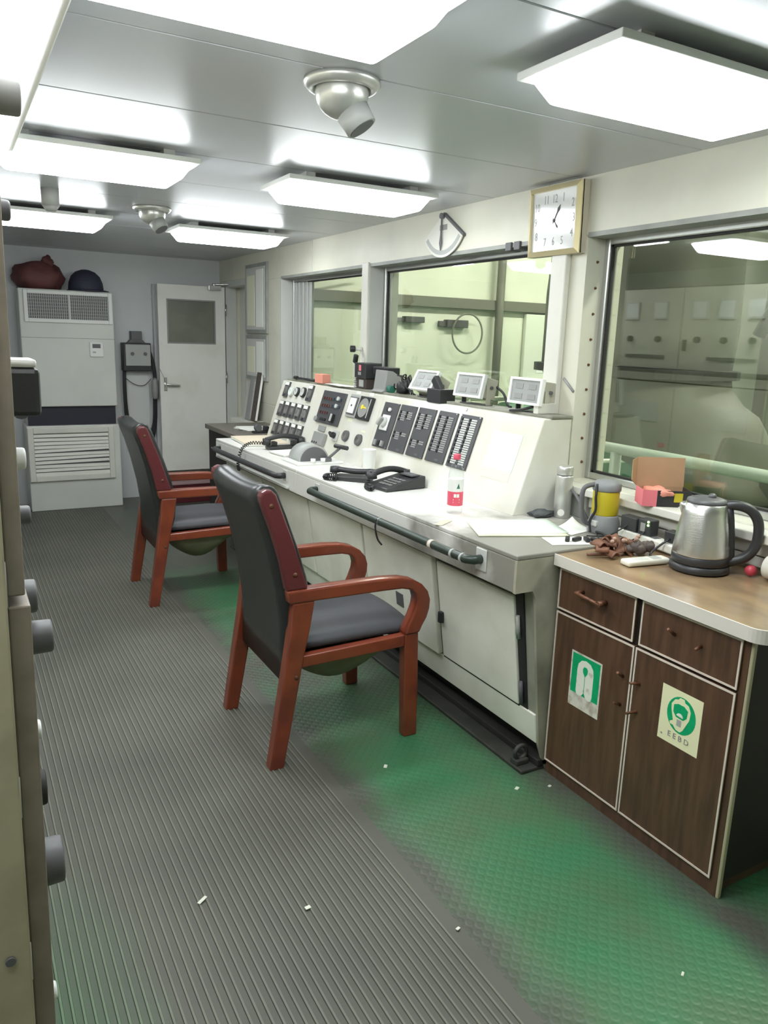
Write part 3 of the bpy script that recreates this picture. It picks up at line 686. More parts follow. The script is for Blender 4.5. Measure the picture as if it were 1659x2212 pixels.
for k in range(4): MB().tube(smooth_path([(1.553, 7.03, 1.33), (1.578 + 0.006 * k, 7.04, 1.15), (1.575 + 0.008 * k, 7.05, 0.90), (1.560 + 0.010 * k, 7.06, 0.66), (1.48 + 0.02 * k, 7.06, 0.52 - 0.02 * k)]), 0.007, 8).build('cable', 'black', t)
MB().tube(smooth_path([(1.335, 7.06, 1.09), (1.42, 7.08, 1.03), (1.50, 7.08, 1.02), (1.56, 7.06, 1.08)]), 0.003, 6).build('cable', 'black', t)
MB().lathe([(0.010, 0), (0.026, 0.02), (0.032, 0.10), (0.026, 0.17), (0.010, 0.19)], (1.583, 7.02, 0.90), 14).build('clamp_grip', 'grey', t)
tag(MB().box(1.335, 1.55, 7.105, FY, 0.42, 1.15).build('wall_plate', mat('plate_pale', (0.66, 0.67, 0.66), 0.4), bevel=0.003), 'pale plate on the far wall behind the hanging cables', 'plate')
tag(MB().box(1.60, 1.645, 7.06, FY, 0.30, 1.90).build('door_stop_post', 'wall_grey', bevel=0.004), 'narrow grey post on the far wall behind the door edge', 'post')

# notice boards on the right wall near the doorway
for (z0, z1, lb) in ((1.505, 2.05, 'upper framed notice board by the doorway'), (1.13, 1.49, 'lower framed notice board by the doorway')):
    t = thing('notice_board', lb, 'notice board', (WX, 6.1, z0), 0, 'notice boards')
    MB().box(WX - 0.02, WX, 5.86, 6.35, z0, z1).build('frame', 'frame_grey', t, bevel=0.003)
    MB().box(WX - 0.024, WX - 0.02, 5.89, 6.32, z0 + 0.03, z1 - 0.03).build('backing', 'light_grey', t)
    MB().box(WX - 0.026, WX - 0.024, 5.92, 6.08, z0 + 0.05, z1 - 0.05).build('sheet', 'paper', t)
    MB().box(WX - 0.026, WX - 0.024, 6.12, 6.29, z0 + 0.06, z1 - 0.09).build('sheet', 'paper_cream', t)

# ================================================================== SWITCHBOARD (left)
sb = thing('switchboard', 'long beige electrical switchboard with knobs along the left side', 'switchboard', (-0.25, 3.0, 0))
SY0, SY1, STOP = 0.76, 5.20, 1.93
MB().box(-0.60, 0.030, SY0, SY1, 0.0, STOP).build('cabinet_body', 'olive_metal', sb, bevel=0.003)
ep = MB().box(-0.58, 0.0335, SY0 - 0.012, SY0, 0.02, STOP - 0.01).build('end_panel', 'olive_metal', sb, bevel=0.002)
for z in (1.46, 1.245, 0.875, 0.60, 1.72): MB().cyl((0.0145, SY0 - 0.0125, z), (0.0145, SY0 - 0.0155, z), 0.005, seg=10).build('screw', 'dark_grey', ep)
MB().box(0.022, 0.0345, SY0 + 0.004, SY1, 0.02, STOP).build('seal', 'black', sb)
ys = [SY0 + 0.0, 1.65, 2.40, 3.15, 3.90, 4.55, SY1]
for i in range(6):
    a, b = ys[i] + 0.004, ys[i + 1] - 0.004; near = i == 0
    m_ = 'plate_brown' if near else 'switchboard_cream'
    MB().box(0.034, 0.050, a, b, 1.255, STOP - 0.01).build('door', m_, sb, bevel=0.002)
    MB().box(0.034, 0.054, a, b, 0.10, 1.245).build('door', m_, sb, bevel=0.002)
    if not near:
        nm = 3 if (b - a) > 0.68 else 2
        for k in range(nm):
            yc = a + (b - a) * (k + 0.7) / (nm + 0.4)
            mt = MB().box(0.050, 0.062, yc - 0.065, yc + 0.065, 1.70, 1.83).build('meter', 'light_grey', sb, bevel=0.004)
            MB().box(0.062, 0.0635, yc - 0.055, yc + 0.055, 1.715, 1.82).build('meter_face', 'white', mt)
            MB().cyl((0.050, yc, 1.56), (0.078, yc, 1.56), 0.022, seg=12).build('selector_switch', 'black', sb)
        MB().box(0.050, 0.072, b - 0.06, b - 0.035, 1.48, 1.56).build('handle', 'black', sb, bevel=0.004)
        MB().box(0.050, 0.058, a + 0.12, a + 0.5, 1.42, 1.445).build('label_strip', 'dark_grey', sb)
        MB().box(0.054, 0.060, a + 0.12, a + 0.42, 0.95, 1.10).build('breaker_plate', 'light_grey', sb, bevel=0.003)
mb = MB(); mb.cyl((0.125, 1.75, 1.335), (0.125, 5.1, 1.335), 0.018, seg=12)
for yy in (1.9, 3.0, 4.1, 5.0): mb.cyl((0.05, yy, 1.335), (0.125, yy, 1.335), 0.010, seg=8)
mb.build('grab_rail', 'black', sb)
# hinges and knobs on the nearest section
for z in (1.27, 1.05, 0.86, 0.72): MB().cyl((0.030, SY0 - 0.004, z - 0.022), (0.030, SY0 - 0.004, z + 0.022), 0.0045, seg=8).build('hinge', 'mid_grey', sb)
def knob(y, z, r, xr, m_, nm='knob', base=None):
    ln = xr - (0.029 + 0.0125 * z)
    k = MB().cyl((0.050, y, z), (0.050 + ln, y, z), r, r * 0.94, seg=20).build(nm, m_, sb, bevel=0.003)
    if base: MB().box(0.050, 0.058, y - r * 1.2, y + r * 1.2, z - r * 1.2, z + r * 1.2).build('knob_plate', base, k, bevel=0.002)
k_ = MB().box(0.050, 0.093, 0.975, 1.03, 1.402, 1.458).build('key_switch', 'black_plastic', sb, bevel=0.006); MB().box(0.050, 0.090, 0.977, 1.028, 1.458, 1.468).build('switch_cap', 'white', k_, bevel=0.004)
knob(1.0, 1.350, 0.014, 0.070, 'white', 'pilot_lamp', 'teal')
knob(1.0, 1.281, 0.012, 0.071, 'dark_grey', 'push_button', 'white')
knob(1.0, 1.177, 0.022, 0.071, 'dark_grey', 'push_button', 'white')
knob(1.0, 1.122, 0.022, 0.086, 'dark_grey')
knob(1.0, 0.996, 0.013, 0.065, 'white', 'pilot_lamp')
knob(1.0, 0.912, 0.024, 0.066, 'rubber', 'push_button')
knob(1.0, 0.800, 0.032, 0.080, 'dark_grey')
knob(1.0, 0.593, 0.013, 0.060, 'white', 'pilot_lamp')
knob(1.0, 1.748, 0.020, 0.091, 'grey')
knob(1.0, 1.630, 0.012, 0.073, 'dark_grey', 'push_button')

sb.rotation_euler = (0, 0.0125, 0); sb.location.x -= 0.021      # the old cabinet row leans a little into the room

# ================================================================== ARMCHAIRS
def make_chair(label):
    t = thing('armchair', label, 'armchair', (1.18, 2.555, 0), 0, 'red-wood armchairs')
    X = lambda pts: [(a - 1.18, b) for a, b in pts]
    rear = X([(.866, 0), (.884, .12), (.908, .28), (.928, .41), (.943, .52), (.950, .612), (1.031, .612), (1.016, .52), (.992, .41), (.962, .24), (.936, .10), (.918, 0)])
    stile = X([(.927, .656), (.905, .76), (.873, .87), (.836, .970), (.834, .990), (.842, 1.004), (.857, 1.011), (.876, 1.008), (.892, .992), (.902, .965), (.955, .82), (1.007, .656)])
    arm = X([(.930, .657), (1.10, .658), (1.30, .656), (1.375, .650), (1.425, .637), (1.465, .614), (1.492, .583), (1.503, .550), (1.501, .515), (1.490, .480), (1.472, .450), (1.460, .424),
             (1.398, .424), (1.408, .455), (1.428, .495), (1.441, .530), (1.444, .556), (1.437, .580), (1.418, .598), (1.380, .607), (1.30, .609), (1.10, .610), (.936, .611)])
    fleg = X([(1.400, .424), (1.459, .424), (1.466, .2), (1.470, 0), (1.413, 0), (1.405, .2)])
    rail = X([(.985, .368), (1.402, .375), (1.402, .420), (.990, .410)])
    for s_ in (-1, 1):
        o_, i_ = 0.275 * s_, 0.225 * s_
        MB().prism(rear, i_, o_).build('rear_leg', 'cherry', t, bevel=0.006, local=True)
        MB().prism(stile, 0.235 * s_, 0.272 * s_).build('back_post', 'maroon', t, bevel=0.009, seg=3, local=True)
        MB().prism(arm, i_, o_ * 1.01, smooth=True).build('armrest', 'cherry', t, bevel=0.007, local=True)
        MB().prism(fleg, i_ * 1.02, o_ * 0.99).build('front_leg', 'cherry', t, bevel=0.005, local=True)
        MB().prism(rail, 0.230 * s_, 0.268 * s_).build('seat_rail', 'cherry', t, bevel=0.004, local=True)
        for bx, bz, by in ((.873, .957, .272), (.957, .713, .272), (.963, .340, .275)):
            MB().ell((bx - 1.18, by * s_, bz), (0.0085, 0.005, 0.0085), 10, 6).build('bolt_cap', 'rust', t, local=True)
    MB().box(1.402 - 1.18, 1.440 - 1.18, -.23, .23, .375, .425).build('seat_rail', 'cherry', t, bevel=0.004, local=True)
    MB().box(.945 - 1.18, .985 - 1.18, -.23, .23, .368, .41).build('seat_rail', 'cherry', t, bevel=0.004, local=True)
    # seat cushion: domed pad, rolled over the front rail
    def seat_ring(v):
        y_ = (v - 0.5) * 2; e = max(0.0, abs(y_) - 0.86) / 0.14; k = math.sqrt(max(0, 1 - e * e)); yy = y_ * 0.226
        top = 0.452 + 0.020 * (1 - y_ * y_) ; bot = 0.412; mid = 0.428
        pr = [(.955, bot), (.955, top - .006), (.99, top), (1.15, top + .004), (1.32, top + .006), (1.42, top + .002), (1.462, top - .012), (1.477, top - .030), (1.472, top - .052), (1.45, bot - .006), (1.30, bot)]
        return [(a - 1.18, yy, mid + (b - mid) * (0.55 + 0.45 * k)) for a, b in pr]
    MB().loft([seat_ring(i / 14) for i in range(15)]).build('seat_cushion', 'seat_fabric', t, local=True)
    # back cushion: thick curved pad with a rolled top
    prof = [(.934, .302), (.934, .42), (.932, .52), (.916, .64), (.886, .78), (.856, .89), (.832, .955), (.826, .982), (.832, 1.003), (.852, 1.019), (.880, 1.022), (.905, 1.010), (.922, .985), (.944, .92), (.985, .80), (1.022, .68), (1.040, .58), (1.030, .48), (1.008, .40), (.975, .302)]
    def back_ring(v):
        y_ = (v - 0.5) * 2; e = max(0.0, abs(y_) - 0.88) / 0.12; k = 0.72 + 0.28 * math.sqrt(max(0, 1 - e * e)); yy = y_ * 0.240
        out = []
        for a, b in prof:
            cx = 0.93 if b > .9 else 0.975
            cx = 0.876 if b > .95 else (0.9 + (0.975 - 0.9) * min(1, (1.0 - b) / 0.35))
            d = -0.016 * (1 - y_ * y_) * max(0, (b - .85) / .17)
            bulge = 0.012 * (1 - y_ * y_) if (a > cx and b < 0.85) else 0
            out.append((cx + (a - cx) * k + bulge - 1.18, yy, b + d - (1 - k) * 0.03 * (1 if b > .9 else 0)))
        return out
    MB().loft([back_ring(i / 16) for i in range(17)]).build('back_cushion', 'leather', t, local=True)
    # torn lining sagging under the seat
    def sag(u, v): return (1.0 + 0.38 * u - 1.18, -0.215 + 0.43 * v, 0.372 - 0.170 * math.sin(PI * u) ** 0.7 * math.sin(PI * v) ** 0.6 - 0.008 * math.sin(9 * u + 5 * v))
    MB().grid(sag, 14, 14).build('seat_lining', 'olive_cloth', t, local=True, thick=0.003)
    return t
ch = make_chair('red-wood armchair with black leather back, nearest the camera')
dup(ch, (1.172, 4.385, 0), 0.0, 'red-wood armchair further off, near the air conditioner', 'red-wood armchairs')

# ================================================================== CONTROL CONSOLE
cs = thing('control_console', 'long cream control console with sloping gauge panel and desk', 'console', (1.95, 3.5, 0))
def fall(o):
    me = o.data
    for v in me.vertices:
        v.co.z += dzc(v.co.y) * (min(1.0, max(0.0, v.co.z / 0.6)) if v.co.z < 0.83 else 1.0 - 0.4 * min(1, (v.co.z - 0.82) / 0.385))
    return o
CY0, CYM, CY1 = 1.87, 3.73, 5.16
DX = 1.565
for a, b in ((CY0, CYM - 0.002), (CYM + 0.002, CY1)):
    fall(MB().box(DX, 2.215, a, b, 0.803, 0.82).build('desk_top', 'desk_worn', cs, bevel=0.004))
    a = a + 0.012 if a == CY0 else a
    fall(MB().box(DX, DX + 0.03, a, b, 0.690, 0.803).build('apron', 'desk_worn', cs, bevel=0.003))
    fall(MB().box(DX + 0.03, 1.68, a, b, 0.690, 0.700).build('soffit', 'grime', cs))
# side panel at the near end
fall(MB().prism([(DX, .803), (DX, .69), (1.640, .690), (1.655, .660), (1.722, .10), (1.76, 0.0), (2.215, 0.0), (2.215, .803)], CY0, CY0 + 0.012).build('end_panel', 'end_dirty', cs))
# carcass behind the sloping front
fall(MB().prism([(1.650, .69), (1.724, .105), (2.21, .105), (2.21, .69)], CY0 + 0.012, CY1).build('carcass', 'grime', cs))
fall(MB().box(1.775, 2.21, CY0 + 0.012, CY1, 0.0, 0.105).build('toe_kick', 'black', cs))
fall(MB().box(1.655, 1.775, CY0 + 0.002, CY1, 0.0, 0.014).build('plinth', 'plinth_grey', cs, bevel=0.004))
fall(MB().box(1.725, 1.775, CY0 + 0.0, CY1, 0.014, 0.040).build('plinth_step', 'rubber', cs, bevel=0.004))
# lower kick plate of the sloping front
sl = Vector((1.722 - 1.643, 0, 0.105 - 0.672)); sn = Vector((sl.z, 0, -sl.x)).normalized()   # outward normal (towards -x, down)
if sn.x > 0: sn = -sn
def front(y, s_, h): return Vector((1.643, y, 0.672)) + sl * s_ + sn * h
def slope_box(y0, y1, s0, s1, h0, h1, nm, m_, par, bevel=0.003):
    P = lambda y_, s_, h_: tuple(front(y_, s_, h_))
    return fall(MB().hexa([P(y0, s1, h1), P(y0, s1, h0), P(y1, s1, h0), P(y1, s1, h1)], [P(y0, s0, h1), P(y0, s0, h0), P(y1, s0, h0), P(y1, s0, h1)]).build(nm, m_, par, bevel=bevel))
slope_box(CY0 + 0.01, CY1, 0.80, 1.0, -0.01, 0.004, 'kick_plate', 'front_cream', cs)
doors = [(1.965, 2.455, 0.05, 0.79), (2.475, 3.07, 0.02, 0.79), (3.09, 3.70, 0.02, 0.79), (3.72, 4.40, 0.02, 0.79), (4.42, 5.12, 0.02, 0.79)]
for i, (a, b, s0, s1) in enumerate(doors):
    dd = slope_box(a, b, s0, s1, -0.004, 0.010 if i == 0 else 0.022, 'front_door', 'front_cream', cs, 0.004)
    if i == 0:
        slope_box(1.925, 1.965, 0.0, 0.83, -0.008, -0.001, 'door_gap', 'black', cs, 0)
        slope_box(1.965, 2.46, 0.79, 0.805, -0.008, 0.0045, 'door_gap', 'black', cs, 0)
        for s_ in (0.17, 0.62):
            p, q = front(1.950, s_, 0.006), front(1.950, s_ + 0.15, 0.006)
            fall(MB().cyl(p, q, 0.008, seg=10).build('hinge', 'mid_grey' if s_ < .3 else 'dark_grey', cs))
        p = front(2.437, 0.47, 0.010)
        fall(MB().box(p.x - 0.018, p.x, 2.425, 2.449, p.z - 0.024, p.z + 0.024).build('latch', 'black', dd, bevel=0.004))
    if i == 1:
        slope_box(2.735, 2.795, 0.46, 0.57, 0.022, 0.025, 'vent_patch', 'dark_grey', dd, 0)
    if i == 2:
        slope_box(3.26, 3.34, 0.30, 0.36, 0.022, 0.0235, 'sticker', 'paper', dd, 0)
    if i > 0: slope_box(a - 0.019, a - 0.001, 0.0, 0.81, -0.003, 0.001, 'door_gap', 'grime', cs, 0)
fall(MB().tube([(1.690 + 0.026 * math.cos(q), 1.925, 0.055 + 0.026 * math.sin(q)) for q in [2 * PI * i / 16 for i in range(16)]], 0.008, 8, closed=True).build('pad_eye', 'plinth_grey', cs))
fall(MB().box(1.66, 1.715, 1.905, 1.945, 0.013, 0.034).build('pad_eye_base', 'plinth_grey', cs, bevel=0.004))
# handrails on the apron
def handrail(ya, yb, z, m_='rail_green'):
    p = [(DX, ya, z), (DX - 0.035, ya + 0.0, z), (DX - 0.052, ya + 0.02, z)] + [(DX - 0.054, ya + (yb - ya) * k / 8, z) for k in range(1, 8)] + [(DX - 0.052, yb - 0.02, z), (DX - 0.035, yb, z), (DX, yb, z)]
    h = fall(MB().tube(p, 0.0165, 12).build('handrail', m_, cs))
    for yy in (ya, yb):
        fall(MB().box(DX - 0.004, DX + 0.001, yy - 0.028, yy + 0.028, z - 0.030, z + 0.030).build('rail_flange', 'light_grey', h, bevel=0.003))
    return h
h = handrail(2.06, 3.45, 0.762)
for yy, m_, wd in ((2.30, 'trim_cream', 0.010), (2.16, 'mid_grey', 0.006), (2.10, 'mid_grey', 0.005), (2.70, 'mid_grey', 0.004)):
    fall(MB().cyl((DX - 0.054, yy - wd, 0.762), (DX - 0.054, yy + wd, 0.762), 0.0178, seg=12).build('tape_ring', m_, h))
fall(MB().tube(smooth_path([(DX - 0.07, 2.70, 0.775), (DX - 0.076, 2.70, 0.74), (DX - 0.066, 2.695, 0.69), (DX - 0.05, 2.685, 0.665)]), 0.004, 6).build('cable_tie', 'black', h))
fall(MB().box(DX - 0.006, DX, 2.03, 2.09, 0.72, 0.80).build('rail_flange', 'light_grey', h, bevel=0.003))
handrail(3.88, 5.05, 0.765, 'black_plastic')
fall(MB().box(DX - 0.02, DX, 3.82, 5.10, 0.700, 0.716).build('drip_ledge', 'light_grey', cs, bevel=0.003))
# sloping instrument housing
BX, TX, TZ = 1.935, 2.066, 1.205
for a, b in ((2.365, 3.687), (3.693, 5.165)):
    fall(MB().prism([(BX, .818), (TX, TZ), (2.213, TZ), (2.213, .818)], a, b).build('instrument_housing', 'console_white', cs, bevel=0.005))
fall(MB().box(2.10, 2.213, 2.36, 5.17, TZ, TZ + 0.012).build('top_ledge', 'grime', cs, bevel=0.003))
PU = Vector((TX - BX, 0, TZ - .82)); PL = PU.length; PU.normalize(); PN = Vector((-PU.z, 0, PU.x))
def PP(y, s_, h): 
    p = Vector((BX, y, .82)) + PU * s_ + PN * h; p.z += dzc(y) * (1 - 0.4 * min(1, max(0, (p.z - .82) / .385))); return p
def PM(y, s_, h=0.0):
    p = PP(y, s_, h); e1 = Vector((0, -1, 0))
    return Matrix(((e1.x, PU.x, PN.x, p.x), (e1.y, PU.y, PN.y, p.y), (e1.z, PU.z, PN.z, p.z), (0, 0, 0, 1)))
def pbox(y, s_, w_, h_, t0, t1, nm, m_, par=cs, bevel=0.0):
    return MB().box(-w_ / 2, w_ / 2, -h_ / 2, h_ / 2, t0, t1, PM(y, s_)).build(nm, m_, par, bevel=bevel)
def pdisc(y, s_, r, t0, t1, nm, m_, par=cs, seg=20, r2=None, bevel=0.0):
    M = PM(y, s_); return MB().cyl(M @ Vector((0, 0, t0)), M @ Vector((0, 0, t1)), r, r2, seg=seg).build(nm, m_, par, bevel=bevel)
def bar_gauge(y, s_, w_=0.076, h_=0.108):
    g = pbox(y, s_, w_, h_, 0, 0.012, 'gauge', 'panel_black', cs, 0.002)
    pbox(y, s_ + h_ * 0.36, w_ * 0.80, h_ * 0.20, 0.012, 0.0135, 'label', 'paper', g)
    pbox(y, s_ - h_ * 0.05, w_ * 0.72, h_ * 0.46, 0.012, 0.013, 'window', 'gauge_glass', g)
    pdisc(y, s_ - h_ * 0.36, 0.006, 0.012, 0.017, 'adjuster', 'black', g, 10)
def round_gauge(y, s_, r, ringm, facem):
    g = pdisc(y, s_, r, 0, 0.016, 'gauge', ringm, cs, 24, r * 0.92)
    pdisc(y, s_, r * 0.74, 0.016, 0.0172, 'dial', facem, g, 20)
    M = PM(y, s_, 0.0175); MB().box(-0.0015, 0.0015, -0.004, r * 0.6, 0, 0.001, M @ Matrix.Rotation(0.7, 4, 'Z')).build('pointer', 'ink', g)
for yy in (5.040, 4.640): bar_gauge(yy, 0.348)
round_gauge(4.948, 0.338, 0.037, 'light_grey', 'paper_green')
round_gauge(4.850, 0.342, 0.033, 'black', 'light_grey')
round_gauge(4.745, 0.345, 0.036, 'black', 'light_grey')
for yy in (5.040, 4.936, 4.832, 4.726, 4.620): bar_gauge(yy, 0.215); bar_gauge(yy, 0.082)
# push-button board
bd = pbox(4.272, 0.282, 0.318, 0.205, 0, 0.010, 'button_board', 'panel_black', cs, 0.002)
for r_ in range(3):
    for k in range(4): pbox(4.39 - 0.032 * k, 0.335 - 0.044 * r_, 0.017, 0.015, 0.010, 0.017, 'button', 'rust' if (r_, k) in ((1, 3), (0, 3)) else 'red_dark', bd)
for r_ in range(2):
    for k in range(4): pbox(4.255 - 0.032 * k, 0.338 - 0.044 * r_, 0.016, 0.015, 0.010, 0.017, 'button', 'blue_dark', bd)
for r_ in range(2): pdisc(4.185, 0.342 - 0.045 * r_, 0.013, 0.010, 0.024, 'pilot_lamp', 'light_grey', bd, 14)
pbox(4.195, 0.222, 0.040, 0.052, 0.010, 0.030, 'switch_block', 'black', bd, 0.003); pbox(4.180, 0.224, 0.012, 0.045, 0.030, 0.038, 'switch_lever', 'light_grey', bd)
for k in range(3): pdisc(4.345 - 0.026 * k, 0.205, 0.009, 0.010, 0.022, 'push_button', 'black', bd, 12)
pdisc(4.425, 0.20, 0.016, 0.0, 0.020, 'corner_cap', 'grey', cs, 12)
pbox(4.312, 0.150, 0.098, 0.036, 0, 0.008, 'name_plate', 'grey', cs, 0.002)
g = pbox(4.290, 0.085, 0.155, 0.078, 0, 0.024, 'terminal_box', 'grey', cs, 0.004)
for k in range(3): pdisc(4.345 - 0.03 * k, 0.058, 0.006, 0.024, 0.028, 'screw', 'black', g, 8)
# square meters
g = pbox(3.986, 0.318, 0.124, 0.135, 0, 0.014, 'square_meter', 'mid_grey', cs, 0.003)
pbox(3.982, 0.318, 0.098, 0.105, 0.014, 0.022, 'bezel', 'dark_grey', g, 0.003); pbox(3.982, 0.318, 0.080, 0.090, 0.022, 0.0235, 'dial', 'paper', g); pdisc(3.982, 0.318, 0.006, 0.0235, 0.026, 'hub', 'black', g, 10)
g = pbox(3.834, 0.316, 0.142, 0.134, 0, 0.022, 'square_meter', 'black', cs, 0.004)
pdisc(3.838, 0.316, 0.056, 0.022, 0.0235, 'dial', 'grey', g, 26); pdisc(3.846, 0.320, 0.014, 0.0235, 0.027, 'pointer_hub', 'yellow_bright', g, 14)
MB().box(-0.004, 0.045, -0.004, 0.004, 0.0236, 0.026, PM(3.846, 0.318)).build('pointer', 'yellow_bright', g)
pbox(3.775, 0.316, 0.006, 0.11, 0.022, 0.0235, 'edge_strip', 'light_grey', g)
pbox(3.985, 0.400, 0.052, 0.018, 0, 0.002, 'label', 'paper'); pbox(3.822, 0.400, 0.052, 0.018, 0, 0.002, 'label', 'paper'); pbox(3.985, 0.238, 0.06, 0.018, 0, 0.0015, 'label', 'paper_cream')
g = pbox(4.100, 0.128, 0.062, 0.066, 0, 0.012, 'rotary_switch', 'light_grey', cs, 0.003)
pdisc(4.100, 0.128, 0.018, 0.012, 0.028, 'knob_base', 'black', g, 16); MB().box(-0.008, 0.008, -0.026, 0.022, 0.028, 0.048, PM(4.100, 0.128) @ Matrix.Rotation(1.1, 4, 'Z')).build('knob', 'black', g, bevel=0.004)
round_gauge(3.972, 0.142, 0.034, 'dark_grey', 'gauge_glass'); round_gauge(3.806, 0.138, 0.034, 'dark_grey', 'gauge_glass')
pbox(3.79, 0.190, 0.05, 0.010, 0, 0.0012, 'label', 'paper_cream')
# five black annunciator panels
pys = (3.562, 3.386, 3.206, 3.022, 2.838)
for i, yy in enumerate(pys):
    g = pbox(yy, 0.250, 0.156, 0.250, 0, 0.008, 'annunciator_panel', 'panel_black', cs, 0.002)
    for a in (-1, 1):
        for b in (-1, 1): pdisc(yy + a * 0.071, 0.250 + b * 0.118, 0.0035, 0.008, 0.010, 'screw', 'steel', g, 8)
    if i == 0:
        k = pbox(yy + 0.008, 0.262, 0.078, 0.085, 0.008, 0.016, 'switch_plate', 'white', g, 0.006)
        M = PM(yy + 0.008, 0.262)
        MB().cyl(M @ Vector((0, 0, 0.016)), M @ Vector((0, 0, 0.034)), 0.030, 0.024, seg=20).build('knob_skirt', 'light_grey', g)
        MB().box(-0.026, 0.026, -0.009, 0.009, 0.034, 0.056, M @ Matrix.Rotation(1.0, 4, 'Z')).build('knob', 'mid_grey', g, bevel=0.005)
        pdisc(yy - 0.010, 0.333, 0.010, 0.008, 0.022, 'pilot_lamp', 'white', g, 12); pdisc(yy + 0.018, 0.333, 0.010, 0.008, 0.016, 'pilot_lamp', 'black', g, 12)
        for q in range(3): pbox(yy + 0.038 - 0.035 * q, 0.150, 0.022, 0.030, 0.008, 0.022, 'rocker_switch', 'grey' if q != 1 else 'black', g, 0.002)
    else:
        rows = {1: [(0.335, 5), (0.225, 4)], 2: [(0.338, 8), (0.205, 4)], 3: [(0.345, 17)], 4: [(0.352, 21)]}[i]
        mb = MB(); mk = MB()
        for (s0, cnt) in rows:
            for cidx, dx in enumerate((0.030, -0.032)):
                for q in range(cnt if cidx == 0 or i > 2 else max(2, cnt - (1 if s0 > .3 else 2))):
                    mb.box(-0.021, 0.021, -0.0034, 0.0034, 0.008, 0.0105, PM(yy + dx - 0.004, s0 - 0.0102 * q))
                    if q % 2 == 0: mk.box(-0.006, 0.006, -0.006, 0.006, 0.008, 0.014, PM(yy + dx + 0.028, s0 - 0.0102 * q))
        mb.build('label_strips', 'light_grey' if i == 4 else 'grey', g, kind='stuff'); mk.build('key_caps', 'black', g, kind='stuff')
        pbox(yy - 0.02, 0.140, 0.03, 0.010, 0.008, 0.009, 'maker_plate', 'dark_grey', g)
pdisc(2.90, 0.398, 0.008, 0, 0.004, 'screw', 'light_grey', cs, 10)
# taped sheets
t = thing('taped_sheet', 'white sheet taped to the sloping console panel at its near end', 'paper', PP(2.56, 0.245, 0.0))
MB().box(-0.10, 0.10, -0.082, 0.082, 0.0005, 0.0015, PM(2.557, 0.247)).build('sheet', 'paper_green', t)
MB().box(-0.095, 0.095, -0.022, 0.022, 0.0003, 0.0011, PM(2.555, 0.145)).build('lower_sheet', 'paper_cream', t)

# ================================================================== FAR DESK
t = thing('side_desk', 'dark brown wooden desk at the far end of the console', 'desk', (1.95, 5.56, 0))
MB().box(1.715, 2.215, 5.18, 5.94, 0.765, 0.80).build('desk_top', mat('desk_brown', (0.17, 0.15, 0.125), 0.35), t, bevel=0.004)
MB().box(1.735, 2.20, 5.86, 5.90, 0.0, 0.765).build('side_panel', 'walnut_dark', t)
MB().box(1.735, 2.20, 5.20, 5.24, 0.0, 0.765).build('side_panel', 'walnut_dark', t)
MB().box(1.735, 1.76, 5.24, 5.86, 0.05, 0.765).build('front_panel', 'walnut_dark', t)
for z in (0.62, 0.46): MB().box(1.731, 1.736, 5.26, 5.84, z, z + 0.006).build('drawer_gap', 'light_grey', t)
MB().box(1.715, 1.735, 5.5, 5.6, 0.68, 0.69).build('handle', 'steel', t, bevel=0.002)
t = thing('paper_stack', 'loose white papers on the dark far desk', 'papers', (2.02, 5.45, 0.80))
for k in range(3): MB().box(-0.15, 0.15, -0.10, 0.10, 0.0008 + 0.003 * k, 0.0030 + 0.003 * k, Matrix.Translation((2.0, 5.52, 0.80)) @ Matrix.Rotation(0.25 - 0.2 * k, 4, 'Z')).build('sheet', 'paper', t)
t = thing('tape_dispenser', 'small black dispenser on the dark far desk beside the gauge panel', 'dispenser', (1.93, 5.24, 0.80))
MB().box(1.87, 2.0, 5.24, 5.29, 0.80, 0.815).build('base', 'black', t, bevel=0.003)
MB().cyl((1.91, 5.245, 0.838), (1.91, 5.285, 0.838), 0.025, seg=16).build('reel', 'dark_grey', t)
MB().box(1.95, 1.99, 5.245, 5.285, 0.815, 0.85).build('holder', 'black', t, bevel=0.006)
for k, (ya, xa, hh, m_, lb) in enumerate(((6.28, 2.155, 0.30, 'light_grey', 'pale clipboard leaning against the wall by the doorway'), (6.16, 2.13, 0.34, 'grey', 'grey file box leaning between the clipboards'), (6.05, 2.14, 0.40, 'brown_grey', 'dark brown binder with white spine leaning by the notice boards'))):
    t = thing('leaning_file', lb, 'file', (xa, ya, 0.80), 0, 'files leaning by the notice boards')
    M = Matrix.Translation((xa, ya - 0.05, 0.80)) @ Matrix.Rotation(0.16, 4, 'Y')
    MB().box(-0.012, 0.012, -0.05, 0.05, 0.0, hh, M).build('cover', m_, t, bevel=0.003)
    MB().box(-0.008, 0.008, -0.055, -0.05, 0.01, hh - 0.02, M).build('spine', 'paper' if k == 2 else 'mid_grey', t)
t = thing('shelf_cabinet', 'low pale cupboard beneath the notice boards at the doorway', 'cupboard', (2.15, 6.1, 0))
MB().box(2.06, 2.215, 5.96, 6.36, 0.0, 0.80).build('body', 'cream', t, bevel=0.004)
MB().box(2.052, 2.06, 5.98, 6.34, 0.05, 0.78).build('door', 'cream', t, bevel=0.003)

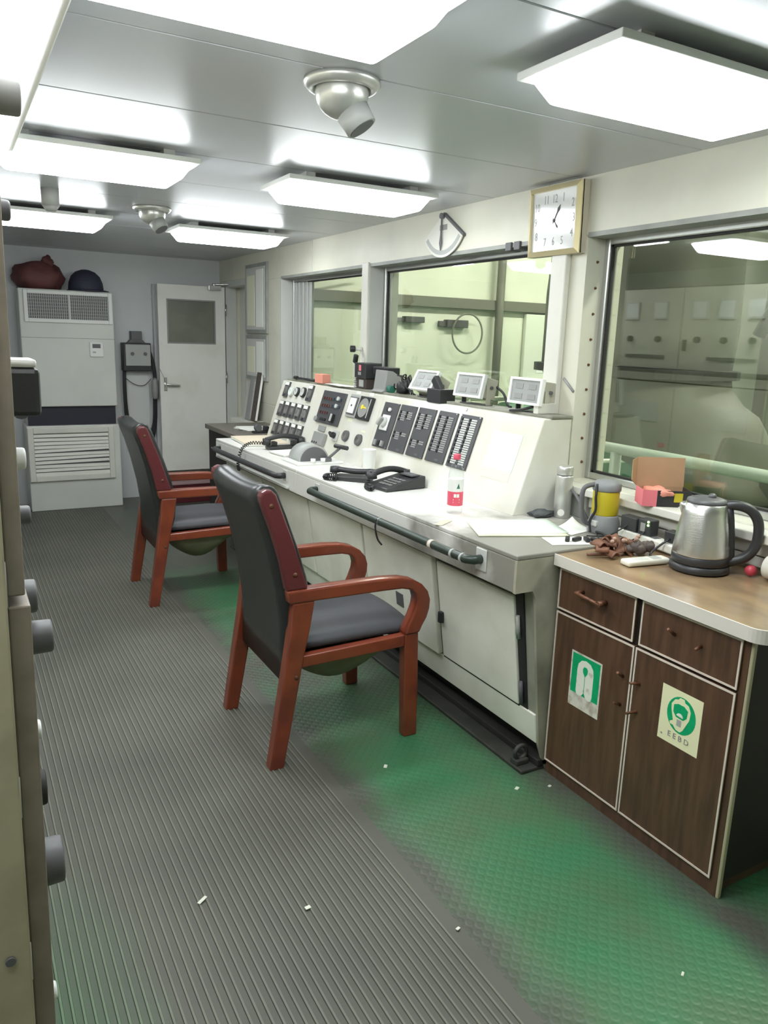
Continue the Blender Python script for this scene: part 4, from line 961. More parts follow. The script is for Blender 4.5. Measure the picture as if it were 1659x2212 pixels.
# ================================================================== WOODEN CABINET
wc = thing('wooden_cabinet', 'dark walnut two-door cabinet with white-edged worktop below the right window', 'cabinet', (1.98, 1.50, 0))
FX = 1.745; WY0, WY1 = 1.135, 1.862
MB().box(FX + 0.018, 2.21, WY0 + 0.004, WY1, 0.045, 0.775).build('body', 'walnut_dark', wc, bevel=0.002)
MB().box(FX + 0.008, 2.20, WY0 + 0.02, WY1 - 0.005, 0.0, 0.044).build('plinth', 'walnut', wc)
MB().box(FX + 0.006, FX + 0.020, WY0 - 0.003, WY0 + 0.007, 0.0, 0.775).build('corner_trim', 'trim_olive', wc, bevel=0.003)
MB().box(FX + 0.012, FX + 0.020, WY0 + 0.028, WY1, 0.045, 0.775).build('face_frame', 'walnut_dark', wc)
MB().box(FX + 0.006, FX + 0.020, WY0 + 0.007, WY0 + 0.028, 0.0, 0.775).build('stile', 'walnut', wc)
WT = 0.812
def top_outline(x0_, x1_, y0_, y1_, r):
    pts = [(x1_, y1_), (x0_, y1_)]
    for k in range(9):
        a = PI + (PI / 2) * k / 8; pts.append((x0_ + r + r * math.cos(a), y0_ + r + r * math.sin(a)))
    return pts + [(x1_, y0_)]
MB().prism(top_outline(1.722, 2.213, 1.085, 1.866, 0.05), 0.776, WT - 0.001, 'z').build('worktop', 'laminate_top', wc)
eo, ei = top_outline(1.719, 2.213, 1.082, 1.866, 0.053), top_outline(1.7235, 2.213, 1.0865, 1.866, 0.0485)
mb = MB(); n = len(eo)
for i in range(1, n - 1):
    a, b, c, d = eo[i], eo[i + 1], ei[i + 1], ei[i]
    mb.hexa([(*a, .775), (*b, .775), (*c, .775), (*d, .775)], [(*a, WT + .0012), (*b, WT + .0012), (*c, WT + .0012), (*d, WT + .0012)])
mb.build('worktop_edging', mat('edge_white', (0.70, 0.66, 0.60), 0.35), wc)
def front_leaf(nm, ya, yb, za, zb):
    f = MB().box(FX, FX + 0.014, ya, yb, za, zb).build(nm, 'walnut', wc, bevel=0.001)
    e = 0.0055; mb = MB()
    for a, b, c, d in ((ya, ya + e, za, zb), (yb - e, yb, za, zb), (ya + e, yb - e, za, za + e), (ya + e, yb - e, zb - e, zb)): mb.box(FX - 0.0025, FX + 0.001, a, b, c, d)
    mb.build('edge_trim', 'trim_cream', f); return f
YS = 1.508
d1 = front_leaf('drawer', YS + 0.014, WY1 - 0.004, 0.622, 0.764); d2 = front_leaf('drawer', WY0 + 0.026, YS - 0.010, 0.622, 0.764)
k1 = front_leaf('cabinet_door', YS + 0.003, WY1 - 0.004, 0.050, 0.612); k2 = front_leaf('cabinet_door', WY0 + 0.026, YS - 0.003, 0.050, 0.612)
mb = MB(); mb.cyl((FX - 0.03, 1.75, 0.713), (FX - 0.032, 1.64, 0.706), 0.006, seg=10); mb.cyl((FX, 1.745, 0.712), (FX - 0.034, 1.745, 0.712), 0.007, seg=10); mb.cyl((FX, 1.645, 0.707), (FX - 0.036, 1.645, 0.707), 0.010, seg=10)
mb.build('handle', 'rust', d1)
def stubs(par, pts):
    for (a, z, dy, dz) in pts: MB().cyl((FX, a, z), (FX - 0.030, a + dy, z + dz), 0.0055, 0.004, seg=8).build('handle_stub', 'rust', par)
stubs(d2, [(1.375, 0.700, 0.0, 0.022), (1.285, 0.700, -0.004, -0.006)])
stubs(k1, [(1.545, 0.50, -0.004, 0.02), (1.545, 0.405, -0.002, 0.014)]); stubs(k2, [(1.478, 0.503, 0.012, 0.004), (1.478, 0.412, 0.014, -0.006)])

# safety stickers on the doors (flat print)
def disc_pts(cy, cz, ry, rz, n=28, a0=0, a1=2 * PI): return [(cy + ry * math.cos(a0 + (a1 - a0) * i / n), cz + rz * math.sin(a0 + (a1 - a0) * i / n)) for i in range(n)]
def flat(par, pts, lev, nm, m_):    # pts in (u right, v up) from sticker centre
    C_ = par['cyz']
    q = [(C_[0] - a * par['k'], C_[1] + b * min(1.0, par['k'])) for a, b in pts]; x_ = FX - 0.0006 * lev - 0.0004
    return MB().prism(q, x_, x_ + 0.0006, 'x').build(nm, m_, par)
def rect(u0, u1, v0, v1): return [(u0, v0), (u1, v0), (u1, v1), (u0, v1)]
s1 = thing('lifejacket_sticker', 'green and white lifejacket sign stuck on the left cabinet door', 'sign', (FX, 1.705, 0.46)); s1['cyz'] = (1.700, 0.412); s1['k'] = 1.12
flat(s1, rect(-0.062, 0.062, -0.102, 0.092), 1, 'backing', 'sign_dirty')
flat(s1, rect(-0.056, 0.056, -0.052, 0.086), 2, 'green_field', 'green_sign')
jk = [(-0.033, -0.040), (-0.030, -0.052), (-0.020, -0.056), (-0.008, -0.050), (-0.002, -0.040), (0.002, -0.040), (0.008, -0.052), (0.020, -0.058), (0.030, -0.054), (0.033, -0.040), (0.033, 0.035), (0.030, 0.055), (0.018, 0.070), (0.0, 0.075), (-0.018, 0.070), (-0.030, 0.055), (-0.033, 0.035)]
flat(s1, jk, 3, 'jacket', 'sign_white')
flat(s1, [(0.0, 0.018), (0.009, 0.033), (0.010, 0.045), (0.005, 0.053), (-0.005, 0.053), (-0.010, 0.045), (-0.009, 0.033)], 4, 'neck_hole', 'green_sign')
flat(s1, rect(-0.0008, 0.0008, -0.045, 0.02), 4, 'centre_line', 'green_sign')
s2 = thing('breathing_device_sticker', 'pale yellow EEBD sign with green mask emblem on the right cabinet door', 'sign', (FX, 1.32, 0.46)); s2['cyz'] = (1.322, 0.462); s2['k'] = 0.90
flat(s2, rect(-0.078, 0.078, -0.098, 0.092), 1, 'backing', 'sign_cream')
flat(s2, disc_pts(0.004, 0.012, 0.055, 0.062), 2, 'green_disc', 'green_sign')
flat(s2, [(-0.034, 0.020), (-0.036, 0.040), (-0.024, 0.058), (-0.012, 0.062), (-0.006, 0.070), (0.010, 0.070), (0.014, 0.060), (0.028, 0.056), (0.038, 0.038), (0.036, 0.010), (0.026, -0.012), (0.016, -0.034), (0.006, -0.044), (-0.010, -0.042), (-0.022, -0.030), (-0.034, -0.030), (-0.036, -0.022), (-0.024, -0.014)], 3, 'mask', 'sign_cream')
flat(s2, [(-0.026, 0.016), (-0.026, 0.040), (-0.010, 0.048), (0.012, 0.048), (0.028, 0.038), (0.026, 0.012), (0.014, 0.000), (-0.014, 0.002)], 4, 'visor', 'green_sign')
flat(s2, disc_pts(0.0, 0.006, 0.013, 0.013, 14, 0, PI), 5, 'nose_cup', 'sign_white')
flat(s2, rect(-0.009, 0.008, -0.026, -0.004), 4, 'valve', 'mid_grey')
flat(s2, rect(-0.066, -0.060, -0.080, -0.075), 2, 'small_mark', 'grey')
text('E E B D', 0.024, Matrix(((0, 0, -1, FX - 0.0016), (-1, 0, 0, 1.322 - 0.002), (0, 1, 0, 0.462 - 0.060), (0, 0, 0, 1))), 'grey', 'lettering', s2, sx=1.0)

# ================================================================== THINGS ON THE WORKTOP
# kettle
KC = (2.035, 1.545); kz = WT + 0.002
kt = thing('electric_kettle', 'brushed steel electric kettle with black base and handle on the worktop', 'kettle', (*KC, kz))
MB().lathe([(0.088, 0), (0.091, 0.004), (0.090, 0.018), (0.084, 0.024)], (*KC, kz), 32).build('power_base', 'black_plastic', kt)
MB().lathe([(0.084, 0.024), (0.087, 0.028), (0.087, 0.050), (0.085, 0.052)], (*KC, kz), 32).build('lower_band', 'black_plastic', kt)
MB().lathe([(0.086, 0.052), (0.086, 0.057), (0.083, 0.085), (0.076, 0.14), (0.068, 0.185), (0.062, 0.214), (0.058, 0.216)], (*KC, kz), 36).build('body', 'brushed', kt)
ld = MB().lathe([(0.058, 0.214), (0.060, 0.217), (0.058, 0.226), (0.042, 0.232), (0.012, 0.234)], (*KC, kz), 28).build('lid', mat('lid_grey', (0.10, 0.10, 0.105), 0.4), kt)
MB().ell((KC[0] + 0.01, KC[1] - 0.01, kz + 0.236), (0.014, 0.012, 0.010), 12, 8).build('lid_knob', 'lid_grey', ld)
ang = -0.92; hd = Vector((math.cos(ang), math.sin(ang), 0))
kc = Vector((*KC, kz))
pth = [(0.050, 0.208), (0.085, 0.216), (0.125, 0.206), (0.150, 0.175), (0.157, 0.130), (0.150, 0.085), (0.128, 0.055), (0.095, 0.038), (0.080, 0.034)]
MB().tube(smooth_path([kc + hd * r + Vector((0, 0, z)) for r, z in pth], 5), 0.0155, 12).build('handle', 'black_plastic', kt)
MB().tube([kc + hd * r + Vector((0, 0, z)) for r, z in ((0.064, 0.21), (0.072, 0.17), (0.079, 0.12), (0.085, 0.06), (0.087, 0.03))], 0.014, 10).build('handle_spine', 'black_plastic', kt)
sd = -hd; sp = kc + sd * 0.055 + Vector((0, 0, 0.155)); side = Vector((-sd.y, sd.x, 0))
MB().loft([[sp + side * 0.012, sp - sd * 0.01, sp - side * 0.012, sp + sd * 0.012], [sp + side * 0.028 + Vector((0, 0, 0.035)), sp - sd * 0.015 + Vector((0, 0, 0.035)), sp - side * 0.028 + Vector((0, 0, 0.035)), sp + sd * 0.032 + Vector((0, 0, 0.032))], [sp + side * 0.034 + Vector((0, 0, 0.062)), sp - sd * 0.02 + Vector((0, 0, 0.058)), sp - side * 0.034 + Vector((0, 0, 0.062)), sp + sd * 0.044 + Vector((0, 0, 0.062))]]).build('spout', 'brushed', kt, sub=2)
# remote control
t = thing('remote_control', 'white remote control lying on the worktop before the kettle', 'remote control', (1.92, 1.655, WT))
M = Matrix.Translation((1.915, 1.655, WT + 0.001)) @ Matrix.Rotation(-0.15, 4, 'Z')
MB().box(-0.082, 0.082, -0.024, 0.024, 0.0, 0.019, M).build('body', mat('remote_white', (0.80, 0.78, 0.68), 0.4), t, bevel=0.007, seg=3)
MB().box(0.018, 0.052, -0.015, 0.015, 0.019, 0.0198, M).build('display', 'mid_grey', t)
MB().box(-0.05, 0.005, -0.014, 0.014, 0.019, 0.0196, M).build('key_area', 'light_grey', t)
# heap of brown pieces
t = thing('pouch_heap', 'heap of brown leathery scraps and beads beside the remote control', 'heap', (1.92, 1.77, WT))
random.seed(11)
for k in range(13):
    a = random.uniform(0, 6.28); cx, cy = 1.885 + 0.075 * math.cos(a) * random.random(), 1.775 + 0.035 * math.sin(a); cz = WT + 0.012 + 0.035 * random.random()
    M = Matrix.Translation((cx, cy, cz)) @ Matrix.Rotation(random.uniform(0, 6), 4, 'Z') @ Matrix.Rotation(random.uniform(-0.9, 0.9), 4, 'X')
    wv = random.uniform(0.02, 0.034)
    MB().grid(lambda u, v: tuple(M @ Vector(((u - .5) * 2 * wv * (1 - 0.5 * v), (v - .5) * 1.8 * wv, 0.016 * math.cos(3 * (u - .5)) - 0.008))), 5, 5).build('scrap', 'brown_leather', t, thick=0.004)
for k in range(6): lump((1.955 + 0.014 * k, 1.765 - 0.012 * (k % 3), WT + 0.020 + 0.004 * (k % 2)), (0.022, 0.020, 0.020), 20 + k, 10, 8, 0.2).build('dark_scrap', 'brown_grey', t)
for k in range(7): MB().ell((1.875 + 0.020 * k, 1.765 + 0.012 * math.sin(k * 2.1), WT + 0.052 + 0.005 * math.sin(k * 1.3)), 0.0075, 10, 7).build('bead', 'tan_bead', t)
MB().cyl((1.80, 1.80, WT + 0.007), (1.90, 1.745, WT + 0.010), 0.005, seg=8).build('stick', 'brown_leather', t)
# red ball, cream canister
tag(MB().ell((2.125, 1.425, WT + 0.018), 0.018, 18, 12).build('red_ball', 'red'), 'small red ball on the worktop right of the kettle', 'ball')
t = thing('canister', 'cream canister lying against the sill at the right edge', 'canister', (2.13, 1.36, WT))
MB().cyl((2.148, 1.385, WT + 0.040), (2.148, 1.24, WT + 0.040), 0.038, seg=28).build('body', 'cream', t, bevel=0.004)
MB().cyl((2.148, 1.2395, WT + 0.040), (2.148, 1.225, WT + 0.040), 0.036, seg=28).build('lid', 'white', t, bevel=0.003)
# open box on the sill
SZ = 0.9455
bx = thing('open_carton', 'open brown carton with pink end and black side on the window sill', 'box', (2.21, 1.84, SZ))
M = Matrix.Translation((2.208, 1.862, SZ)) @ Matrix.Rotation(1.02, 4, 'Z')
W_, D_, H_ = 0.085, 0.105, 0.058     # half widths x,y ; height
W_, D_ = 0.046, 0.085
mb = MB(); mb.box(-W_, W_, -D_, D_, 0, 0.002, M); mb.box(W_ - .002, W_, -D_, D_, 0, H_, M); mb.build('tray', 'cardboard', bx)
MB().box(-W_ - .0005, -W_ + .002, -D_, D_, 0, H_, M).build('black_side', 'black', bx)
MB().box(-W_, W_, D_ - .002, D_ + .0005, 0, H_, M).build('pink_end', 'pink', bx); MB().box(-W_ - .001, -W_ - .0004, D_ - 0.05, D_, 0, H_, M).build('pink_wrap', 'pink', bx)
MB().box(-W_, W_, -D_ - .0005, -D_ + .002, 0, H_, M).build('black_end', 'black', bx)
MB().box(-W_ - .0015, -W_ - .0005, -D_ + 0.03, -D_ + 0.06, 0.018, 0.05, M).build('yellow_label', 'yellow', bx)
Ml = M @ Matrix.Translation((W_, 0, H_)) @ Matrix.Rotation(0.12, 4, 'Y')
MB().box(-0.0015, 0.0015, -D_, D_, 0, 0.105, Ml).build('lid', 'cardboard', bx)
Mf = Ml @ Matrix.Translation((0, D_, 0)) @ Matrix.Rotation(0.9, 4, 'Z')
MB().hexa([tuple(Mf @ Vector(p)) for p in ((-.001, 0, .0), (.001, 0, .0), (.001, .045, .02), (-.001, .045, .02))], [tuple(Mf @ Vector(p)) for p in ((-.001, 0, .104), (.001, 0, .104), (.001, .045, .092), (-.001, .045, .092))]).build('lid_flap', 'cardboard', bx)
lump(tuple(M @ Vector((-0.005, 0.02, 0.048))), (0.035, 0.06, 0.016), 31, 14, 8, 0.2).build('wrapping', 'salmon', bx)
# power strip with chargers
zs = ZD(1.95)
ps = thing('power_strip', 'white power strip lying along the back of the desk', 'power strip', (2.10, 1.80, WT))
M = Matrix.Translation((2.100, 1.80, zs + 0.001)) @ Matrix.Rotation(-0.10, 4, 'Z')
MB().box(-0.026, 0.026, -0.155, 0.145, 0.0, 0.030, M).build('body', 'cream', ps, bevel=0.005)
for yy in (-0.13, -0.02, 0.05, 0.11): MB().box(-0.015, 0.015, yy - 0.013, yy + 0.013, 0.030, 0.0308, M).build('socket', 'dark_grey', ps)
for (ya, yb, hh, lb, led) in ((1.86, 1.935, 0.052, 'black charger plugged into the far end of the power strip', False), (1.795, 1.852, 0.058, 'black charger with two green lights on the power strip', True), (1.685, 1.735, 0.040, 'black plug next to the kettle on the power strip', False)):
    t = thing('plug_adapter', lb, 'charger', (2.105, (ya + yb) / 2, zs + 0.031), 0, 'chargers on the power strip')
    MB().box(2.086, 2.128, ya, yb, zs + 0.0315, zs + 0.031 + hh).build('body', 'black_plastic', t, bevel=0.004)
    if led:
        for zz in (0.040, 0.052): MB().ell((2.0855, ya + 0.012, zs + 0.031 + zz), 0.004, 10, 6).build('indicator', 'led_green', t)
        MB().box(2.0845, 2.086, ya + 0.025, ya + 0.045, zs + 0.045, zs + 0.075).build('label', 'grey', t)
for k, (pts, lb) in enumerate(((((2.086, 1.82, zs + .045), (2.05, 1.83, zs + .02), (2.01, 1.86, zs + .004), (1.98, 1.92, zs + .004), (2.04, 2.0, zs + .004)), 'thin black cable curling from the lit charger'),
                               (((2.086, 1.71, zs + .045), (2.045, 1.71, zs + .03), (2.0, 1.71, WT + .012), (1.985, 1.68, WT + .006), (2.03, 1.65, WT + .006)), 'thicker black cable from the plug to the kettle'),
                               (((2.086, 1.90, zs + .05), (2.06, 1.93, zs + .02), (2.03, 1.95, zs + .004), (1.97, 1.98, zs + .004)), 'thin black cable from the far charger'))):
    tag(MB().tube(smooth_path(pts), 0.004 if k == 1 else 0.0024, 8).build('power_cable', 'black'), lb, 'cable', 'cables on the desk')
# torch
TC = (2.085, 2.015); tz = ZD(2.0)
t = thing('lantern_torch', 'grey and yellow lantern torch standing on the desk', 'torch', (*TC, tz))
MB().lathe([(0.058, 0.0), (0.060, 0.006), (0.058, 0.040), (0.050, 0.062), (0.048, 0.068)], (*TC, tz), 26).build('foot', mat('torch_grey', (0.24, 0.25, 0.255), 0.5), t)
MB().lathe([(0.047, 0.066), (0.0485, 0.072), (0.0485, 0.156), (0.047, 0.160)], (*TC, tz), 26).build('barrel', 'yellow', t)
MB().lathe([(0.050, 0.158), (0.052, 0.162), (0.052, 0.182), (0.046, 0.188), (0.040, 0.194), (0.010, 0.196)], (*TC, tz), 26).build('cap', 'torch_grey', t)
MB().tube(smooth_path([(TC[0] - .045, TC[1] + .02, tz + .18), (TC[0] - .085, TC[1] + .03, tz + .165), (TC[0] - .09, TC[1] + .03, tz + .10), (TC[0] - .078, TC[1] + .025, tz + .045), (TC[0] - .05, TC[1] + .015, tz + .03)]), 0.009, 10).build('handle', 'dark_grey', t)
MB().box(TC[0] - .062, TC[0] - .045, TC[1] - .022, TC[1] + .012, tz + .028, tz + .05).build('switch', 'light_grey', t, bevel=0.004)
MB().tube(smooth_path([(TC[0] - .05, TC[1], tz + .185), (TC[0] - .062, TC[1] - .01, tz + .14), (TC[0] - .06, TC[1] - .012, tz + .09), (TC[0] - .07, TC[1], tz + .05), (TC[0] - .075, TC[1] - .01, tz + .008)]), 0.005, 6).build('strap', 'black', t)
t = thing('wall_bracket', 'dark metal bracket and hose at the foot of the window corner', 'bracket', (2.2, 2.3, ZD(2.3)))
MB().box(2.17, 2.215, 2.20, 2.36, ZD(2.3), ZD(2.3) + 0.12).build('box', 'frame_grey', t, bevel=0.004)
MB().tube(smooth_path([(2.16, 2.34, ZD(2.3) + 0.14), (2.12, 2.22, ZD(2.3) + 0.11), (2.10, 2.16, ZD(2.3) + 0.08), (2.11, 2.13, ZD(2.3) + 0.03), (2.13, 2.10, ZD(2.3) + 0.004)]), 0.006, 8).build('hose', 'dark_grey', t)
# thermos
HC = (2.115, 2.275); hz = ZD(2.27)
t = thing('thermos_flask', 'tall silver thermos flask beside the console end', 'flask', (*HC, hz))
MB().lathe([(0.032, 0.0), (0.034, 0.004), (0.034, 0.165), (0.031, 0.172)], (*HC, hz), 26).build('body', 'silver_paint', t)
MB().lathe([(0.031, 0.174), (0.032, 0.176), (0.032, 0.205), (0.028, 0.210)], (*HC, hz), 26).build('cap', 'silver_paint', t)
MB().cyl((HC[0], HC[1], hz + 0.172), (HC[0], HC[1], hz + 0.175), 0.0315, seg=26).build('seal_ring', 'dark_grey', t)
md = Vector((-0.75, -0.66, 0)); p = Vector((*HC, hz + 0.024)) + md * 0.0335
MB().cyl(p, p + md * 0.002, 0.014, seg=16).build('round_sticker', 'paper', t)
# dark rag
rg = lump((2.04, 2.315, ZD(2.3) + 0.012), (0.05, 0.035, 0.016), 41, 18, 10, 0.3).build('rag', 'cloth_grey')
tag(rg, 'crumpled dark grey rag beside the thermos flask', 'rag')
# folder & papers on the near desk
def sheet(nm, cx, cy, hx, hy, rot, m_, label, dz=0.0, th=0.0012, curl=0.0, group='papers on the near end of the desk'):
    def fn(u, v):
        q = Matrix.Rotation(rot, 3, 'Z') @ Vector(((u - .5) * 2 * hx, (v - .5) * 2 * hy, 0)); yy = cy + q.y
        return (cx + q.x, yy, ZD(yy) + 0.001 + dz + th / 2 + curl * (u * v) ** 3)
    return tag(MB().grid(fn, 8, 8).build(nm, m_, thick=th), label, 'paper', group)
sheet('folder', 1.80, 2.175, 0.165, 0.115, -0.42, 'paper_cream', 'cream folder under the pale green sheet on the desk', 0.0, 0.006)
sheet('paper_sheet', 1.815, 2.185, 0.160, 0.110, -0.34, 'paper_green', 'large pale green sheet lying on the cream folder', 0.0065, 0.0012)
sheet('paper_sheet', 1.865, 1.955, 0.085, 0.055, -0.35, 'paper', 'white sheet near the desk edge before the torch', 0.0, 0.0012)
sheet('paper_sheet', 1.995, 2.085, 0.075, 0.055, 0.2, 'paper', 'curled white sheet between torch and green sheet', 0.0, 0.0012, 0.03)
sheet('paper_scrap', 1.605, 2.37, 0.05, 0.016, 0.55, 'paper_beige', 'small torn paper stuck on the desk edge', 0.0, 0.0008)
t = thing('key_lanyard', 'black clips and cord lying across the white sheet', 'lanyard', (1.90, 1.93, ZD(1.93)))
for k, (a, b, r_) in enumerate(((1.855, 1.955, 0.2), (1.885, 1.940, -0.4), (1.915, 1.922, 0.5), (1.935, 1.900, 0.9), (1.955, 1.885, 0.2))):
    MB().box(-0.020, 0.020, -0.008, 0.008, 0.0, 0.013, Matrix.Translation((a, b, ZD(b) + 0.0035)) @ Matrix.Rotation(r_ + 0.6, 4, 'Z')).build('clip', 'black', t, bevel=0.003)
MB().tube(smooth_path([(1.94, 1.89, ZD(1.9) + .006), (1.99, 1.90, ZD(1.9) + .010), (2.02, 1.95, ZD(1.9) + .012), (2.02, 1.985, ZD(1.9) + .012)]), 0.005, 6).build('cord', 'black', t)
# water bottle
BC = (1.748, 2.505); bz = ZD(2.5)
t = thing('water_bottle', 'clear plastic water bottle with red cap and red-white label', 'bottle', (*BC, bz))
MB().lathe([(0.026, 0.0), (0.031, 0.006), (0.031, 0.05), (0.0305, 0.135), (0.031, 0.15), (0.030, 0.165), (0.022, 0.195), (0.013, 0.212), (0.0125, 0.222)], (*BC, bz), 26).build('body', 'clear_plastic', t)
MB().lathe([(0.0145, 0.0), (0.015, 0.002), (0.0148, 0.019), (0.013, 0.021)], (*BC, bz + 0.221), 20).build('cap', mat('cap_red', (0.75, 0.10, 0.16), 0.4), t)
MB().lathe([(0.0318, 0.092), (0.0320, 0.093), (0.0320, 0.142), (0.0318, 0.143)], (*BC, bz), 26).build('white_label', 'white', t)
MB().lathe([(0.0318, 0.035), (0.0321, 0.036), (0.0321, 0.092), (0.0318, 0.093)], (*BC, bz), 26).build('red_label', 'cap_red', t)
bd_ = (Vector((0, 0, 0)) - Vector((BC[0], BC[1], 0))).normalized(); br = Vector((-bd_.y, bd_.x, 0)); br = -br if br.x < 0 else br
def on_bottle(u, z, h=0.0324):
    a = u / 0.032; q = bd_ * math.cos(a) + br * math.sin(a); return Vector((*BC, bz)) + q * h + Vector((0, 0, z))
MB().add([on_bottle(0.004, 0.106), on_bottle(0.018, 0.106), on_bottle(0.012, 0.128), on_bottle(0.009, 0.120)], [(0, 1, 2, 3)]).build('mountain_mark', 'teal', t, thick=0.0004)
for (u0, u1, z0, z1) in ((-0.006, 0.004, 0.070, 0.084), (0.006, 0.016, 0.070, 0.084), (-0.008, 0.018, 0.058, 0.063), (-0.008, 0.018, 0.048, 0.052)):
    MB().add([on_bottle(u0, z0), on_bottle(u1, z0), on_bottle(u1, z1), on_bottle(u0, z1)], [(0, 1, 2, 3)]).build('label_print', 'paper', t, thick=0.0004)
# white paper cup
CC = (1.888, 3.515)
t = thing('white_cup', 'tall plain white cup standing by the gauge panel', 'cup', (*CC, ZD(CC[1])))
MB().lathe([(0.030, 0.0), (0.031, 0.002), (0.037, 0.122), (0.0375, 0.124), (0.035, 0.124), (0.030, 0.01), (0.002, 0.008)], (*CC, ZD(CC[1]) + 0.0005), 24).build('wall', 'white', t)
# desk telephone
def phone_base(name, label, cx, cy, rot, lx, ly, h0, h1, keys=True):
    t = thing(name, label, 'telephone', (cx, cy, ZD(cy)), 0)
    M = Matrix.Translation((cx, cy, ZD(cy) + 0.001)) @ Matrix.Rotation(rot, 4, 'Z')
    P = lambda x_, y_, z_: tuple(M @ Vector((x_, y_, z_)))
    MB().hexa([P(-lx, -ly, 0), P(lx, -ly, 0), P(lx, ly, 0), P(-lx, ly, 0)], [P(-lx, -ly, h0), P(lx, -ly, h1), P(lx, ly, h1), P(-lx, ly, h0)]).build('base', 'black_plastic', t, bevel=0.006)
    if keys:
        sl_ = (h1 - h0) / (2 * lx)
        for i in range(4):
            for j in range(4):
                x_, y_ = -lx * 0.62 + 0.026 * i, -ly * 0.62 + 0.024 * j
                z_ = h0 + (x_ + lx) * sl_
                MB().box(x_ - .007, x_ + .007, y_ - .008, y_ + .008, z_, z_ + 0.004, M).build('key', 'grey', t)
        MB().box(lx * 0.42, lx * 0.85, -ly * 0.7, ly * 0.35, h1 * 0.93, h1 + 0.002, M).build('name_card', 'dark_grey', t)
    return t, M
def handset(t, M, a, b, z, arch=0.022, r=0.014):
    a, b = Vector(a), Vector(b); d = b - a
    pts = [a + d * k / 8 + Vector((0, 0, z + arch * math.sin(PI * k / 8))) for k in range(9)]
    o = MB(); o.tube([M @ p for p in pts], r, 10)
    for e, sg in ((a, 1), (b, -1)):
        c = M @ (e + Vector((0, 0, z - 0.004))); dn = (M.to_3x3() @ Vector((0, 0, -1)))
        o.cyl(c - dn * 0.014, c + dn * 0.014, 0.024, 0.027, seg=16)
    return o.build('handset', 'black_plastic', t)
t, M = phone_base('desk_telephone', 'large black keypad telephone on the desk before the black panels', 1.805, 3.085, 0.12, 0.115, 0.085, 0.016, 0.060)
handset(t, M, (-0.10, 0.058, 0), (0.10, 0.058, 0), 0.060, 0.020, 0.015)
MB().tube(coil([M @ Vector((-0.11, 0.058, 0.05)), M @ Vector((-0.15, 0.03, 0.012)), M @ Vector((-0.165, -0.03, 0.012)), M @ Vector((-0.13, 0.0, 0.012))], 0.008, 16), 0.003, 5).build('coiled_cord', 'black', t)
t, M = phone_base('intercom_handset', 'small black intercom with lifted handset behind the keypad telephone', 1.70, 3.33, -0.85, 0.095, 0.045, 0.022, 0.030, keys=False)
handset(t, M, (-0.095, 0.0, 0), (0.095, 0.0, 0), 0.052, -0.006, 0.014)
MB().tube(coil([M @ Vector((-0.06, -0.06, 0.012)), M @ Vector((-0.12, -0.055, 0.012)), M @ Vector((-0.14, 0.0, 0.012)), M @ Vector((-0.10, 0.04, 0.012))], 0.010, 18), 0.003, 5).build('coiled_cord', 'black', t)
# sound-powered phone at the far end
t = thing('cradle_telephone', 'black handset on a cradle at the far end of the desk', 'telephone', (1.80, 4.53, ZD(4.53)))
zf = ZD(4.53)
MB().box(1.70, 1.93, 4.47, 4.56, zf + 0.001, zf + 0.022).build('base', 'black_plastic', t, bevel=0.005)
for a in (1.745, 1.875): MB().box(a - 0.013, a + 0.013, 4.49, 4.54, zf + 0.022, zf + 0.050).build('cradle_post', 'black', t, bevel=0.003)
pts = [(1.69 + 0.027 * k, 4.515, zf + 0.062 + 0.022 * math.sin(PI * k / 9)) for k in range(10)]
o = MB(); o.tube(pts, 0.015, 10); o.cyl((1.695, 4.515, zf + 0.03), (1.695, 4.515, zf + 0.07), 0.026, seg=14); o.cyl((1.925, 4.515, zf + 0.03), (1.925, 4.515, zf + 0.07), 0.026, seg=14); o.build('handset', 'black_plastic', t)
MB().tube(coil([(1.68, 4.53, zf + 0.04), (1.60, 4.55, zf + 0.04), (1.545, 4.56, zf + 0.0), (1.525, 4.57, zf - 0.09), (1.53, 4.56, zf - 0.13)], 0.009, 22), 0.003, 5).build('coiled_cord', 'black', t)
def slab(nm, lb, x0_, x1_, y0_, y1_, h, m_, rot=0.0, cat='folder', edge=None):
    t_ = thing(nm, lb, cat, ((x0_ + x1_) / 2, (y0_ + y1_) / 2, ZD((y0_ + y1_) / 2)))
    M_ = Matrix.Translation(((x0_ + x1_) / 2, (y0_ + y1_) / 2, ZD((y0_ + y1_) / 2) + 0.004)) @ Matrix.Rotation(rot, 4, 'Z')
    a, b = (x1_ - x0_) / 2, (y1_ - y0_) / 2
    MB().box(-a, a, -b, b, h * 0.8, h, M_).build('cover', m_, t_); MB().box(-a + .004, a, -b + .004, b - .004, 0, h * 0.8, M_).build('pages', edge or 'paper', t_)
slab('log_book', 'beige log book lying open-flat at the far end of the desk', 1.63, 1.92, 4.66, 5.08, 0.016, 'paper_beige', -0.08, 'book')
slab('note_pad', 'white pad between the cradle telephone and the telegraph drum', 1.66, 1.86, 4.18, 4.38, 0.010, 'paper', 0.1, 'pad')
